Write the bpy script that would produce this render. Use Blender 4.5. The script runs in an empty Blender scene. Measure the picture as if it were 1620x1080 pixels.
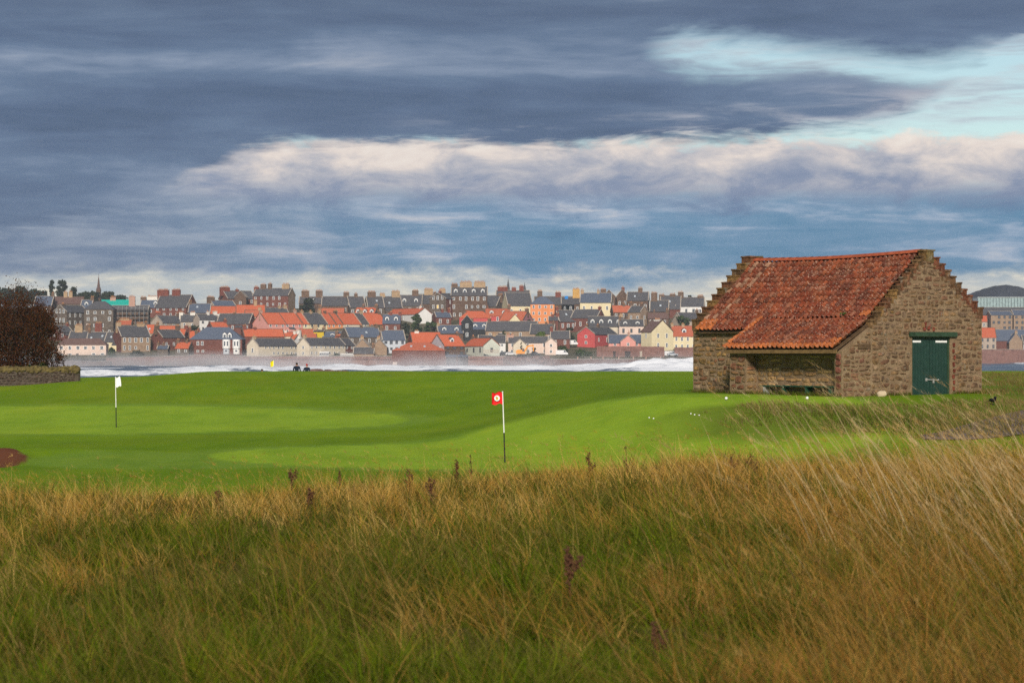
import bpy, bmesh, math, random
import numpy as np
from mathutils import Vector, Matrix

random.seed(7)
rng = np.random.default_rng(7)
S = bpy.context.scene
COL = S.collection
PI = math.pi
EYE = 5.5          # eye height above the sea (sea = 0)
FPX = 3600.0       # focal length in photo pixels
HZ = 560.0         # eye-level row in the photo

# ------------------------------------------------------------------ camera
cd = bpy.data.cameras.new('camera')
cam = bpy.data.objects.new('camera', cd)
COL.objects.link(cam)
cam.location = (0, 0, EYE)
cam.rotation_euler = (PI / 2, 0, 0)
cd.sensor_width = 36.0
cd.lens = 36.0 * FPX / 1620.0
cd.shift_y = (HZ - 540.0) / 1620.0
cd.clip_start = 0.5
cd.clip_end = 20000
cd.dof.use_dof = True
cd.dof.focus_distance = 82.0
cd.dof.aperture_fstop = 5.6
S.camera = cam

# ------------------------------------------------------------------ light
SUN_EL, SUN_AZ = math.radians(30), math.radians(-178)   # azimuth from +Y towards +X: straight behind the camera
sdir = Vector((math.sin(SUN_AZ) * math.cos(SUN_EL), math.cos(SUN_AZ) * math.cos(SUN_EL), math.sin(SUN_EL)))
ld = bpy.data.lights.new('sun', 'SUN')
ld.energy = 1.5
ld.angle = math.radians(11)
ld.color = (1.0, 0.91, 0.78)
sun = bpy.data.objects.new('sun', ld)
COL.objects.link(sun)
sun.location = (20, -40, 60)
sun.rotation_euler = sdir.to_track_quat('Z', 'Y').to_euler()

S.view_settings.view_transform = 'Standard'
S.view_settings.look = 'None'
S.view_settings.gamma = 1.0
S.view_settings.exposure = 1.58
S.cycles.use_denoising = False
S.cycles.max_bounces = 7
S.cycles.diffuse_bounces = 4
S.cycles.glossy_bounces = 2
S.cycles.transmission_bounces = 3
S.cycles.volume_bounces = 1
S.cycles.caustics_reflective = False
S.cycles.caustics_refractive = False

# ------------------------------------------------------------------ sky
W = bpy.data.worlds.new('World')
S.world = W
W.use_nodes = True


class NT:
    """small helper to write node trees as expressions"""
    def __init__(self, tree):
        self.t = tree
        tree.nodes.clear()

    def n(self, kind, **kw):
        nd = self.t.nodes.new(kind)
        for k, v in kw.items():
            setattr(nd, k, v)
        return nd

    def put(self, sock, v):
        if isinstance(v, bpy.types.NodeSocket):
            self.t.links.new(v, sock)
        elif v is not None:
            if isinstance(v, tuple) and len(v) == 3 and sock.type == 'RGBA':
                v = v + (1.0,)
            sock.default_value = v

    def m(self, op, a, b=None, c=None, clamp=False):
        nd = self.n('ShaderNodeMath', operation=op, use_clamp=clamp)
        for i, v in enumerate((a, b, c)):
            if v is not None:
                self.put(nd.inputs[i], v)
        return nd.outputs[0]

    def ss(self, v, a, b):
        nd = self.n('ShaderNodeMapRange', interpolation_type='SMOOTHSTEP')
        self.put(nd.inputs['Value'], v)
        self.put(nd.inputs['From Min'], a)
        self.put(nd.inputs['From Max'], b)
        return nd.outputs[0]

    def mix(self, f, a, b, blend='MIX'):
        nd = self.n('ShaderNodeMix', data_type='RGBA', blend_type=blend)
        self.put(nd.inputs[0], f)
        self.put(nd.inputs[6], a)
        self.put(nd.inputs[7], b)
        return nd.outputs[2]

    def noise(self, vec, scale, detail=4.0, rough=0.55, dist=0.0):
        nd = self.n('ShaderNodeTexNoise')
        if vec is not None:
            self.put(nd.inputs['Vector'], vec)
        nd.inputs['Scale'].default_value = scale
        nd.inputs['Detail'].default_value = detail
        nd.inputs['Roughness'].default_value = rough
        nd.inputs['Distortion'].default_value = dist
        return nd.outputs['Fac']

    def xyz(self, x, y, z):
        nd = self.n('ShaderNodeCombineXYZ')
        for i, v in enumerate((x, y, z)):
            self.put(nd.inputs[i], v)
        return nd.outputs[0]

    def curve(self, v, pts):
        nd = self.n('ShaderNodeFloatCurve')
        c = nd.mapping.curves[0]
        for i, (x, y) in enumerate(pts):
            if i < 2:
                c.points[i].location = (x, y)
            else:
                c.points.new(x, y)
        nd.mapping.use_clip = False
        nd.mapping.extend = 'HORIZONTAL'
        nd.mapping.update()
        self.put(nd.inputs['Value'], v)
        return nd.outputs[0]

    def ramp(self, v, stops, interp='LINEAR'):
        nd = self.n('ShaderNodeValToRGB')
        el = nd.color_ramp.elements
        nd.color_ramp.interpolation = interp
        while len(el) > 1:
            el.remove(el[-1])
        el[0].position = stops[0][0]
        el[0].color = tuple(stops[0][1]) + (1.0,)
        for p, c in stops[1:]:
            e = el.new(p)
            e.color = tuple(c) + (1.0,)
        self.put(nd.inputs[0], v)
        return nd.outputs[0]


def srgb(r, g, b):
    f = lambda c: (c / 255 / 12.92) if c <= 10 else ((c / 255 + 0.055) / 1.055) ** 2.4
    return (f(r), f(g), f(b))


SKYK = 0.335        # cloud radiance against the picture's exposure


def sk(r, g, b, k=1.0):
    return tuple(c * SKYK * k for c in srgb(r, g, b))


def build_sky():
    T = NT(W.node_tree)
    geo = T.n('ShaderNodeTexCoord').outputs['Generated']
    sp = T.n('ShaderNodeSeparateXYZ')
    T.put(sp.inputs[0], geo)
    x, y, z = sp.outputs
    nis = T.n('ShaderNodeTexSky', sky_type='NISHITA')
    nis.sun_disc = False
    nis.sun_elevation = SUN_EL
    nis.sun_rotation = SUN_AZ
    nis.air_density = 1.0
    nis.dust_density = 0.4
    clear = T.mix(1.0, nis.outputs[0], (0.034, 0.035, 0.033, 1), 'MULTIPLY')
    az = T.m('ARCTAN2', x, y)
    u = T.m('MULTIPLY_ADD', az, 1 / 0.45, 0.5)               # 0..1 across the picture, held beyond it
    el = T.m('ARCSINE', z)

    # stretched, seamless noise fields on the dome, about -.5 .. .5
    def field(sx, sz, off, det, rough=0.55, dist=0.0):
        v = T.xyz(T.m('MULTIPLY', x, sx), T.m('MULTIPLY', y, sx), T.m('MULTIPLY_ADD', z, sz, off))
        return T.m('SUBTRACT', T.noise(v, 1.0, det, rough, dist), 0.5)
    wide = field(4, 42, 3.1, 5, 0.55, 0.2)       # long soft bands
    roll = field(11, 62, 7.7, 6, 0.58, 0.5)      # rolls
    wisp = field(20, 150, 1.3, 7, 0.62, 0.6)     # wisps
    puff = field(30, 72, 9.4, 8, 0.62, 0.35)     # heaped cloud
    tiny = field(90, 240, 4.2, 5, 0.6, 0.2)
    mul = lambda a, b: T.m('MULTIPLY', a, b)
    add = lambda a, b: T.m('ADD', a, b)
    row = T.m('MULTIPLY_ADD', el, -3.6, 0.56)    # photo row / 1000, horizon at .56
    wrow = add(row, add(mul(roll, .085), add(mul(wisp, .05), mul(tiny, .012))))
    # --- the slate deck and the openings in it
    low = T.curve(u, [(0, .37), (.08, .35), (.16, .315), (.215, .262), (.25, .235), (.37, .225), (.60, .225), (.80, .208), (.88, .190), (.93, .150), (.97, .085), (1, .075)])
    deckA = T.curve(u, [(0, .3), (.55, .3), (.61, .13), (.66, .070), (.72, .068), (.82, .086), (.90, .098), (.95, .088), (1, .084)])
    top = T.curve(u, [(0, -.1), (.57, -.1), (.63, .085), (.70, .118), (.80, .130), (.92, .155), (1, .17)])
    under = T.ss(T.m('SUBTRACT', wrow, low), -.014, .012)
    gap = mul(T.ss(T.m('SUBTRACT', wrow, deckA), -.030, .030), T.ss(T.m('SUBTRACT', top, wrow), -.026, .030))
    tone = add(add(mul(wide, 1.0), mul(roll, .7)), add(mul(wisp, .22), mul(tiny, .06)))
    deckc = T.ramp(add(tone, .5), [(.20, sk(78, 97, 124)), (.40, sk(92, 111, 140)), (.55, sk(104, 124, 152)), (.70, sk(132, 148, 172)), (.90, sk(178, 184, 196))])
    deckc = T.mix(mul(T.ss(row, .10, -.08), .55), deckc, sk(86, 98, 120))
    # the lit fringe where the deck thins
    fringe = mul(T.ss(T.m('SUBTRACT', low, wrow), .055, .0), T.ss(add(roll, wisp), -.05, .25))
    deckc = T.mix(mul(fringe, mul(T.ss(u, .30, .60), .75)), deckc, sk(186, 186, 194))
    # --- open sky with drifting veils
    veil = T.ss(add(wisp, mul(roll, .9)), -.10, .26)
    openc = T.mix(mul(veil, .85), clear, sk(196, 208, 216))
    openc = T.mix(mul(T.ss(add(wide, mul(wisp, .8)), .06, .30), .6), openc, sk(150, 164, 184))
    # --- heaped cream cloud lying under the deck
    cb = add(row, add(mul(puff, .12), mul(wisp, .035)))
    band = mul(T.ss(cb, .208, .232), T.ss(cb, .345, .296))
    lit = add(mul(puff, 2.0), mul(T.m('SUBTRACT', .276, row), 8.5))
    cumc = T.ramp(add(mul(lit, .5), .5), [(.12, sk(110, 130, 162)), (.34, sk(140, 152, 176)), (.52, sk(186, 186, 194)), (.70, sk(232, 220, 212)), (.90, sk(246, 238, 228))])
    # --- blue bands below, then the pale horizon
    bt = add(add(mul(wide, 1.0), mul(wisp, .75)), mul(puff, .45))
    bluec = T.ramp(add(bt, .5), [(.20, sk(82, 124, 158)), (.42, sk(98, 140, 172)), (.55, sk(116, 150, 180)), (.68, sk(158, 176, 198)), (.84, sk(212, 210, 212))])
    greyc = T.ramp(add(bt, .5), [(.22, sk(96, 116, 146)), (.50, sk(118, 136, 162)), (.70, sk(150, 162, 180)), (.86, sk(196, 196, 202))])
    bluec = T.mix(T.ss(u, .50, .06), bluec, greyc)
    horc = T.ramp(add(add(mul(puff, .9), mul(wisp, .6)), .5), [(.25, sk(158, 178, 194)), (.48, sk(200, 204, 202)), (.64, sk(240, 232, 212)), (.85, sk(252, 244, 226))])
    hrow = add(row, add(mul(puff, .07), mul(roll, .06)))
    lowc = T.mix(T.ss(hrow, .418, .452), bluec, horc)
    lowc = T.mix(T.ss(add(row, mul(roll, .05)), .305, .250), lowc, T.mix(T.ss(u, .28, .16), openc, deckc))
    lowc = T.mix(mul(band, T.ss(u, .12, .22)), lowc, cumc)
    full = T.mix(under, T.mix(gap, deckc, openc), lowc)
    bg = T.n('ShaderNodeBackground')
    T.put(bg.inputs[0], full)
    bg.inputs[1].default_value = 1.0
    out = T.n('ShaderNodeOutputWorld')
    T.t.links.new(bg.outputs[0], out.inputs[0])


build_sky()

# ------------------------------------------------------------------ materials
MATS = {}


def principled(T, col, rough=0.9, bump=None, bstr=0.3, bdist=0.05, spec=0.2):
    b = T.n('ShaderNodeBsdfPrincipled')
    T.put(b.inputs['Base Color'], col)
    T.put(b.inputs['Roughness'], rough)
    b.inputs['Specular IOR Level'].default_value = spec
    if bump is not None:
        bp = T.n('ShaderNodeBump')
        bp.inputs['Strength'].default_value = bstr
        bp.inputs['Distance'].default_value = bdist
        T.put(bp.inputs['Height'], bump)
        T.t.links.new(bp.outputs[0], b.inputs['Normal'])
    o = T.n('ShaderNodeOutputMaterial')
    T.t.links.new(b.outputs[0], o.inputs[0])
    return b


def mat(name, col, var=0.25, scale=0.6, rough=0.9, spec=0.2, streak=0.0, col2=None, bump=0.2, metal=0.0):
    """plain weathered surface: a colour with patchy variation"""
    if name in MATS:
        return MATS[name]
    m = bpy.data.materials.new(name)
    m.use_nodes = True
    T = NT(m.node_tree)
    g = T.n('ShaderNodeNewGeometry').outputs['Position']
    n1 = T.noise(g, scale, 5, 0.65)
    n2 = T.noise(g, scale * 6, 3, 0.6)
    dark = tuple(c * (1 - var) for c in col)
    lite = tuple(min(1, c * (1 + var)) for c in (col2 or col))
    f = T.m('ADD', T.m('MULTIPLY', n1, .65), T.m('MULTIPLY', n2, .35))
    c = T.mix(T.ss(f, .3, .7), dark, lite)
    b = principled(T, c, rough, n2 if bump else None, bump, 0.03, spec)
    b.inputs['Metallic'].default_value = metal
    MATS[name] = m
    return m


def matwall(name, col, col2, stone=1.2, var=.3, dirt=.25):
    """far masonry or harl: blotches, faint coursing"""
    m = bpy.data.materials.new(name)
    m.use_nodes = True
    T = NT(m.node_tree)
    g = T.n('ShaderNodeNewGeometry').outputs['Position']
    sp = T.n('ShaderNodeSeparateXYZ')
    T.put(sp.inputs[0], g)
    v = T.n('ShaderNodeTexVoronoi')
    T.put(v.inputs['Vector'], T.xyz(T.m('MULTIPLY', sp.outputs[0], stone), T.m('MULTIPLY', sp.outputs[1], stone), T.m('MULTIPLY', sp.outputs[2], stone * 1.7)))
    v.inputs['Scale'].default_value = 1.0
    sv = T.n('ShaderNodeSeparateColor')
    T.put(sv.inputs[0], v.outputs['Color'])
    n1 = T.noise(g, .25, 4, .6)
    c = T.mix(T.m('MULTIPLY', sv.outputs[0], var * 2, clamp=True), col, col2)
    st = T.noise(T.xyz(T.m('MULTIPLY', sp.outputs[0], 1.6), T.m('MULTIPLY', sp.outputs[1], 1.6), T.m('MULTIPLY', sp.outputs[2], .2)), 1.0, 3, .6)
    c = T.mix(T.m('MULTIPLY', T.ss(T.m('ADD', T.m('MULTIPLY', n1, .5), T.m('MULTIPLY', st, .5)), .45, .68), dirt), c, tuple(a * .42 for a in col))
    principled(T, c, .92, spec=.12)
    MATS[name] = m
    return m


def matroof(name, col, col2, rows=2.5, dirt=(.09, .075, .055), dk=.35):
    """far tiled or slated roof: courses, blotches and moss"""
    m = bpy.data.materials.new(name)
    m.use_nodes = True
    T = NT(m.node_tree)
    g = T.n('ShaderNodeNewGeometry').outputs['Position']
    sp = T.n('ShaderNodeSeparateXYZ')
    T.put(sp.inputs[0], g)
    w = T.m('FRACT', T.m('MULTIPLY', sp.outputs[2], rows))
    n1 = T.noise(g, .45, 5, .65)
    n2 = T.noise(g, 2.5, 3, .6)
    inf = T.n('ShaderNodeObjectInfo').outputs['Random']
    c = T.mix(T.ss(T.m('ADD', T.m('MULTIPLY', n1, .5), T.m('MULTIPLY', n2, .5)), .3, .7), col, col2)
    c = T.mix(T.m('MULTIPLY', T.ss(n1, .52, .72), dk), c, dirt)
    c = T.mix(T.m('MULTIPLY', inf, .30), c, tuple(a * .62 for a in col))
    c = T.mix(T.m('MULTIPLY', T.ss(w, .80, 1.0), .3), c, tuple(a * .4 for a in col))
    principled(T, c, .75, w, .25, .03, .25)
    MATS[name] = m
    return m


for nm, a, b in (('red_sandstone', (.14, .054, .042), (.22, .09, .068)), ('grey_stone', (.105, .083, .068), (.20, .16, .13)),
                 ('brown_stone', (.105, .066, .048), (.19, .12, .085)), ('tan_stone', (.29, .20, .14), (.40, .29, .20))):
    matwall(nm, a, b)
for nm, a, b in (('white_harl', (.74, .73, .72), (.82, .81, .79)), ('cream_harl', (.64, .56, .44), (.74, .66, .54)),
                 ('yellow_cream', (.72, .62, .40), (.80, .70, .48)), ('pale_pink', (.70, .55, .48), (.78, .63, .55)),
                 ('pink_paint', (.68, .31, .27), (.74, .37, .32)), ('orange_paint', (.72, .27, .11), (.78, .33, .15)),
                 ('red_paint', (.52, .085, .085), (.58, .11, .10)), ('pale_green', (.56, .58, .50), (.64, .66, .57)),
                 ('lavender_harl', (.42, .38, .41), (.50, .46, .48)), ('mauve_paint', (.36, .17, .20), (.42, .21, .24)),
                 ('tan_harl', (.42, .34, .28), (.50, .42, .35)), ('pale_blue', (.52, .56, .62), (.62, .65, .70)),
                 ('mustard_paint', (.58, .42, .02), (.64, .47, .04)), ('dark_paint', (.03, .032, .036), (.05, .05, .055))):
    matwall(nm, a, b, 1.0, .25, .22)
matroof('red_tile', (.50, .105, .044), (.63, .155, .068), 2.2, (.26, .085, .045), .4)
matroof('old_red_tile', (.42, .10, .05), (.56, .16, .08), 2.2, (.20, .10, .06), .5)
matroof('slate', (.066, .066, .075), (.115, .112, .122), 2.6, (.12, .10, .08), .4)
matroof('blue_slate', (.075, .095, .14), (.115, .14, .195), 2.6, (.09, .09, .10), .3)
matroof('brown_slate', (.12, .07, .06), (.18, .105, .09), 2.6, (.12, .10, .08), .3)
matroof('tarpaulin', (.0, .36, .29), (.01, .44, .36), .3, (.0, .25, .2), .3)
mat('white_paint', (.80, .80, .79), .06, 2)
mat('stone_trim', (.42, .36, .30), .2, 2)
mat('terracotta', (.42, .20, .09), .3, 2)
mat('chimney_red', (.19, .058, .04), .3, 1)
mat('chimney_brown', (.15, .095, .065), .3, 1)
mat('chimney_tan', (.40, .28, .17), .25, 1)
mat('chimney_yellow', (.56, .33, .10), .2, 1)
mat('chimney_white', (.74, .70, .64), .1, 1)
mat('chimney_pink', (.46, .28, .22), .15, 1)
mat('window_glass', (.085, .10, .125), .3, 1.5, rough=.12, spec=.5, bump=0)  # pale blue-grey base colour stands in for reflected sky
mat('lit_glass', (.9, .6, .1), .1, 1.5, rough=.3)
mat('door_dark', (.06, .05, .05), .3, 1)

# ------------------------------------------------------------------ mesh helpers


class MB:
    """collects polygons and links them as one mesh object"""
    def __init__(self):
        self.v, self.f, self.mi = [], [], []

    def poly(self, pts, mi=0):
        b = len(self.v)
        self.v += [tuple(p) for p in pts]
        self.f.append(tuple(range(b, b + len(pts))))
        self.mi.append(mi)

    def raw(self, verts, faces, mi=0):
        b = len(self.v)
        self.v += [tuple(p) for p in verts]
        for f in faces:
            self.f.append(tuple(b + i for i in f))
            self.mi.append(mi)

    def box(self, x0, x1, y0, y1, z0, z1, mi=0, jit=0.0):
        p = [(x, y, z) for z in (z0, z1) for y in (y0, y1) for x in (x0, x1)]
        if jit:
            p = [tuple(c + random.uniform(-jit, jit) for c in q) for q in p]
        self.raw(p, [(0, 2, 3, 1), (4, 5, 7, 6), (0, 1, 5, 4), (2, 6, 7, 3), (0, 4, 6, 2), (1, 3, 7, 5)], mi)

    def prism(self, poly, axis, a, b, mi=0):
        """polygon in the plane across AXIS ('x' or 'y': points are (other, z); 'z': points are (x, y)), extruded from a to b"""
        def P(q, t):
            return (t, q[0], q[1]) if axis == 'x' else ((q[0], t, q[1]) if axis == 'y' else (q[0], q[1], t))
        n = len(poly)
        vs = [P(q, a) for q in poly] + [P(q, b) for q in poly]
        fs = [tuple(range(n))[::-1], tuple(range(n, 2 * n))] + [(i, (i + 1) % n, n + (i + 1) % n, n + i) for i in range(n)]
        self.raw(vs, fs, mi)

    def cyl(self, p0, p1, r0, r1=None, n=8, mi=0, caps=True):
        p0, p1 = Vector(p0), Vector(p1)
        r1 = r0 if r1 is None else r1
        d = (p1 - p0).normalized()
        a = d.orthogonal().normalized()
        c = d.cross(a)
        vs = []
        for p, r in ((p0, r0), (p1, r1)):
            for k in range(n):
                t = 2 * PI * k / n
                vs.append(p + a * (r * math.cos(t)) + c * (r * math.sin(t)))
        fs = [(k, (k + 1) % n, n + (k + 1) % n, n + k) for k in range(n)]
        if caps:
            fs += [tuple(range(n))[::-1], tuple(range(n, 2 * n))]
        self.raw(vs, fs, mi)

    def ball(self, c, r, sx=1, sy=1, sz=1, nu=8, nv=5, mi=0, jit=0.0):
        vs = [(c[0], c[1], c[2] - r * sz)]
        for i in range(1, nv):
            ph = -PI / 2 + PI * i / nv
            for k in range(nu):
                t = 2 * PI * k / nu
                j = 1 + random.uniform(-jit, jit)
                vs.append((c[0] + r * sx * j * math.cos(ph) * math.cos(t), c[1] + r * sy * j * math.cos(ph) * math.sin(t), c[2] + r * sz * j * math.sin(ph)))
        vs.append((c[0], c[1], c[2] + r * sz))
        fs = [(0, 1 + (k + 1) % nu, 1 + k) for k in range(nu)]
        for i in range(nv - 2):
            o = 1 + i * nu
            fs += [(o + k, o + (k + 1) % nu, o + nu + (k + 1) % nu, o + nu + k) for k in range(nu)]
        o = 1 + (nv - 2) * nu
        fs += [(o + k, o + (k + 1) % nu, len(vs) - 1) for k in range(nu)]
        self.raw(vs, fs, mi)

    def mesh(self, name, mats):
        me = bpy.data.meshes.new(name)
        me.from_pydata(self.v, [], self.f)
        for m in (mats if isinstance(mats, (list, tuple)) else [mats]):
            me.materials.append(MATS[m] if isinstance(m, str) else m)
        if any(self.mi):
            me.polygons.foreach_set('material_index', self.mi)
        me.update()
        return me

    def build(self, name, mats, parent=None, smooth=False):
        me = self.mesh(name, mats)
        if smooth:
            me.polygons.foreach_set('use_smooth', [True] * len(me.polygons))
        return link(name, me, parent)


def link(name, data, parent=None, loc=None, rot=None, scale=None):
    o = bpy.data.objects.new(name, data)
    COL.objects.link(o)
    o.parent = parent
    if loc is not None:
        o.location = loc
    if rot is not None:
        o.rotation_euler = rot
    if scale is not None:
        o.scale = scale
    return o


def tag(o, label=None, cat=None, group=None, kind=None):
    if label:
        o['label'] = label
    if cat:
        o['category'] = cat
    if group:
        o['group'] = group
    if kind:
        o['kind'] = kind
    return o


def thing(name, label, cat, loc=(0, 0, 0), rz=0.0, group=None):
    o = link(name, None, None, loc, (0, 0, rz))
    o.empty_display_size = .2
    return tag(o, label, cat, group)


def npmesh(name, verts, faces_list, cols=None, mat_=None):
    """big mesh from numpy: faces_list = list of (F, k) index arrays"""
    me = bpy.data.meshes.new(name)
    nv = len(verts)
    tot = [np.full(len(f), f.shape[1], dtype=np.int32) for f in faces_list]
    loops = np.concatenate([f.ravel() for f in faces_list]).astype(np.int32)
    tot = np.concatenate(tot)
    start = np.concatenate([[0], np.cumsum(tot)[:-1]]).astype(np.int32)
    me.vertices.add(nv)
    me.vertices.foreach_set('co', np.ascontiguousarray(verts, dtype=np.float32).ravel())
    me.loops.add(len(loops))
    me.loops.foreach_set('vertex_index', loops)
    me.polygons.add(len(tot))
    me.polygons.foreach_set('loop_start', start)
    me.polygons.foreach_set('loop_total', tot)
    me.update(calc_edges=True)
    if cols is not None:
        a = me.attributes.new('col', 'FLOAT_COLOR', 'POINT')
        c4 = np.ones((nv, 4), dtype=np.float32)
        c4[:, :3] = cols
        a.data.foreach_set('color', c4.ravel())
    if mat_ is not None:
        me.materials.append(mat_)
    return me


def fbm(x, y, seed=0, octaves=4, s=1.0):
    """cheap value noise in numpy, about -1..1"""
    out = np.zeros_like(x, dtype=np.float64)
    amp, tot = 1.0, 0.0
    for o in range(octaves):
        fx, fy = x * s, y * s
        ix, iy = np.floor(fx).astype(np.int64), np.floor(fy).astype(np.int64)
        tx, ty = fx - ix, fy - iy
        tx, ty = tx * tx * (3 - 2 * tx), ty * ty * (3 - 2 * ty)

        def h(a, b):
            k = (a * 374761393 + b * 668265263 + (seed + o) * 1442695041) & 0xffffffff
            k = ((k ^ (k >> 13)) * 1274126177) & 0xffffffff
            return ((k ^ (k >> 16)) & 0xffff) / 32767.5 - 1
        v = (h(ix, iy) * (1 - tx) + h(ix + 1, iy) * tx) * (1 - ty) + (h(ix, iy + 1) * (1 - tx) + h(ix + 1, iy + 1) * tx) * ty
        out += v * amp
        tot += amp
        amp *= .5
        s *= 2.03
    return out / tot


def sstep(v, a, b):
    t = np.clip((v - a) / (b - a), 0, 1)
    return t * t * (3 - 2 * t)

# ------------------------------------------------------------------ golf links terrain
LY = [0, 12, 18, 24, 27.5, 31, 36, 45, 60, 75, 90, 104, 117, 130, 145, 156, 164, 172, 184, 200, 230, 280, 330]
LZ = [-1.70, -1.71, -1.73, -1.72, -1.80, -2.40, -2.95, -3.18, -3.25, -3.25, -3.18, -3.05, -2.72, -2.20, -1.52, -1.27, -1.21, -1.45, -2.35, -3.2, -5.0, -7.5, -8.5]
RY = [0, 12, 18, 24, 27.5, 31, 36, 45, 58, 66, 69.5, 72.5, 75.3, 80, 95, 130, 156, 164, 172, 184, 200, 230, 280, 330]
RZ = [-1.66, -1.61, -1.52, -1.44, -1.48, -2.10, -2.75, -3.10, -3.14, -3.06, -2.68, -1.95, -1.48, -1.42, -1.42, -1.38, -1.26, -1.22, -1.45, -2.35, -3.2, -5.0, -7.5, -8.5]


def ground(X, Y):
    X = np.asarray(X, dtype=np.float64)
    Y = np.asarray(Y, dtype=np.float64)
    l = np.interp(Y, LY, LZ)
    r = np.interp(Y, RY, RZ)
    # soften the profiles' corners
    for d in (1.2, 2.4):
        l = l + np.interp(Y - d, LY, LZ) + np.interp(Y + d, LY, LZ)
        r = r + np.interp(Y - d, RY, RZ) + np.interp(Y + d, RY, RZ)
    l, r = l / 5, r / 5
    # the profile arrives as sum of 5 samples
    edge = np.interp(Y, [66, 84], [2.0, -5.0])
    w_far = sstep(X, edge, edge + np.interp(Y, [66, 84], [6.5, 10.8]))
    w_near = sstep(X / np.maximum(Y, 1), -.16, .10)
    w = np.where(Y > 45, w_far, np.where(Y < 34, w_near, w_near + (w_far - w_near) * (Y - 34) / 11))
    z = l * (1 - w) + r * w
    # left of the picture the crest sits lower behind the old wall
    uu = -X / np.maximum(Y, 1)
    z = z - .42 * sstep(uu, .125, .175) * sstep(Y, 135, 160) - .35 * sstep(uu, .18, .225) * sstep(Y, 115, 145)
    amp = np.interp(Y, [0, 25, 40, 80, 120, 170], [.05, .06, .03, .05, .09, .05])
    z = z + np.interp(Y, [0, 26, 31], [.20, .20, 0]) * fbm(X, Y, 14, 3, .50)
    z = z + amp * fbm(X, Y, 3, 3, .09) + .018 * fbm(X, Y, 9, 2, .5)
    # bunker: a scooped hollow with a raised far lip
    bx, by = (X + 16.6) / 2.0, (Y - 68.0) / 3.6
    rr = bx * bx + by * by
    inside = sstep(-rr, -1.35, -.75)
    z = z * (1 - inside) + (-3.62 + (Y - 64.5) * .105) * inside
    z = z + .22 * np.exp(-((X + 15.4) / 3.6) ** 2 - ((Y - 74.0) / 3.0) ** 2)
    return z + EYE


def gpt(px, py, lo=6.0, hi=330.0):
    """where the sight line through a photo pixel meets the links (used to set things on the ground)"""
    ys = np.linspace(lo, hi, 6000)
    zs = EYE + (HZ - py) / FPX * ys
    g = ground((px - 810) / FPX * ys, ys)
    k = np.argmax(zs <= g)
    y = ys[k]
    return Vector(((px - 810) / FPX * y, y, float(g[k])))


def make_ground_mat():
    m = bpy.data.materials.new('links_turf')
    m.use_nodes = True
    T = NT(m.node_tree)
    at = T.n('ShaderNodeAttribute', attribute_name='col').outputs['Color']
    g = T.n('ShaderNodeNewGeometry').outputs['Position']
    sp = T.n('ShaderNodeSeparateXYZ')
    T.put(sp.inputs[0], g)
    flat = T.xyz(T.m('MULTIPLY', sp.outputs[0], .55), T.m('MULTIPLY', sp.outputs[1], .16), 0.0)
    n1 = T.noise(flat, 1.0, 6, .62)
    n2 = T.noise(g, 9.0, 4, .7)
    n3 = T.noise(g, 1.3, 4, .6)
    n4 = T.noise(g, 34.0, 2, .6)
    c = T.mix(T.m('MULTIPLY', T.ss(n1, .42, .70), .55), at, T.mix(1.0, at, (.62, .74, .40), 'MULTIPLY'))
    c = T.mix(T.m('MULTIPLY', T.ss(n3, .50, .72), .40), c, T.mix(1.0, at, (1.45, 1.12, .95), 'MULTIPLY'))
    c = T.mix(T.m('MULTIPLY', T.ss(n2, .45, .75), .45), c, T.mix(1.0, at, (.60, .66, .55), 'MULTIPLY'))
    c = T.mix(T.m('MULTIPLY', T.ss(n4, .5, .75), .35), c, T.mix(1.0, at, (1.35, 1.25, 1.1), 'MULTIPLY'))
    lum = T.noise(T.xyz(T.m('MULTIPLY', sp.outputs[0], .22), T.m('MULTIPLY', sp.outputs[1], .09), 0.0), 1.0, 3, .5)
    c = T.mix(T.m('MULTIPLY', T.ss(lum, .48, .68), .45), c, T.mix(1.0, c, (1.30, 1.12, 1.0), 'MULTIPLY'))
    principled(T, c, .95, T.m('ADD', T.m('MULTIPLY', n3, 1.6), T.m('ADD', n2, T.m('MULTIPLY', n4, .5))), .45, .07, .08)
    return m


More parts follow.
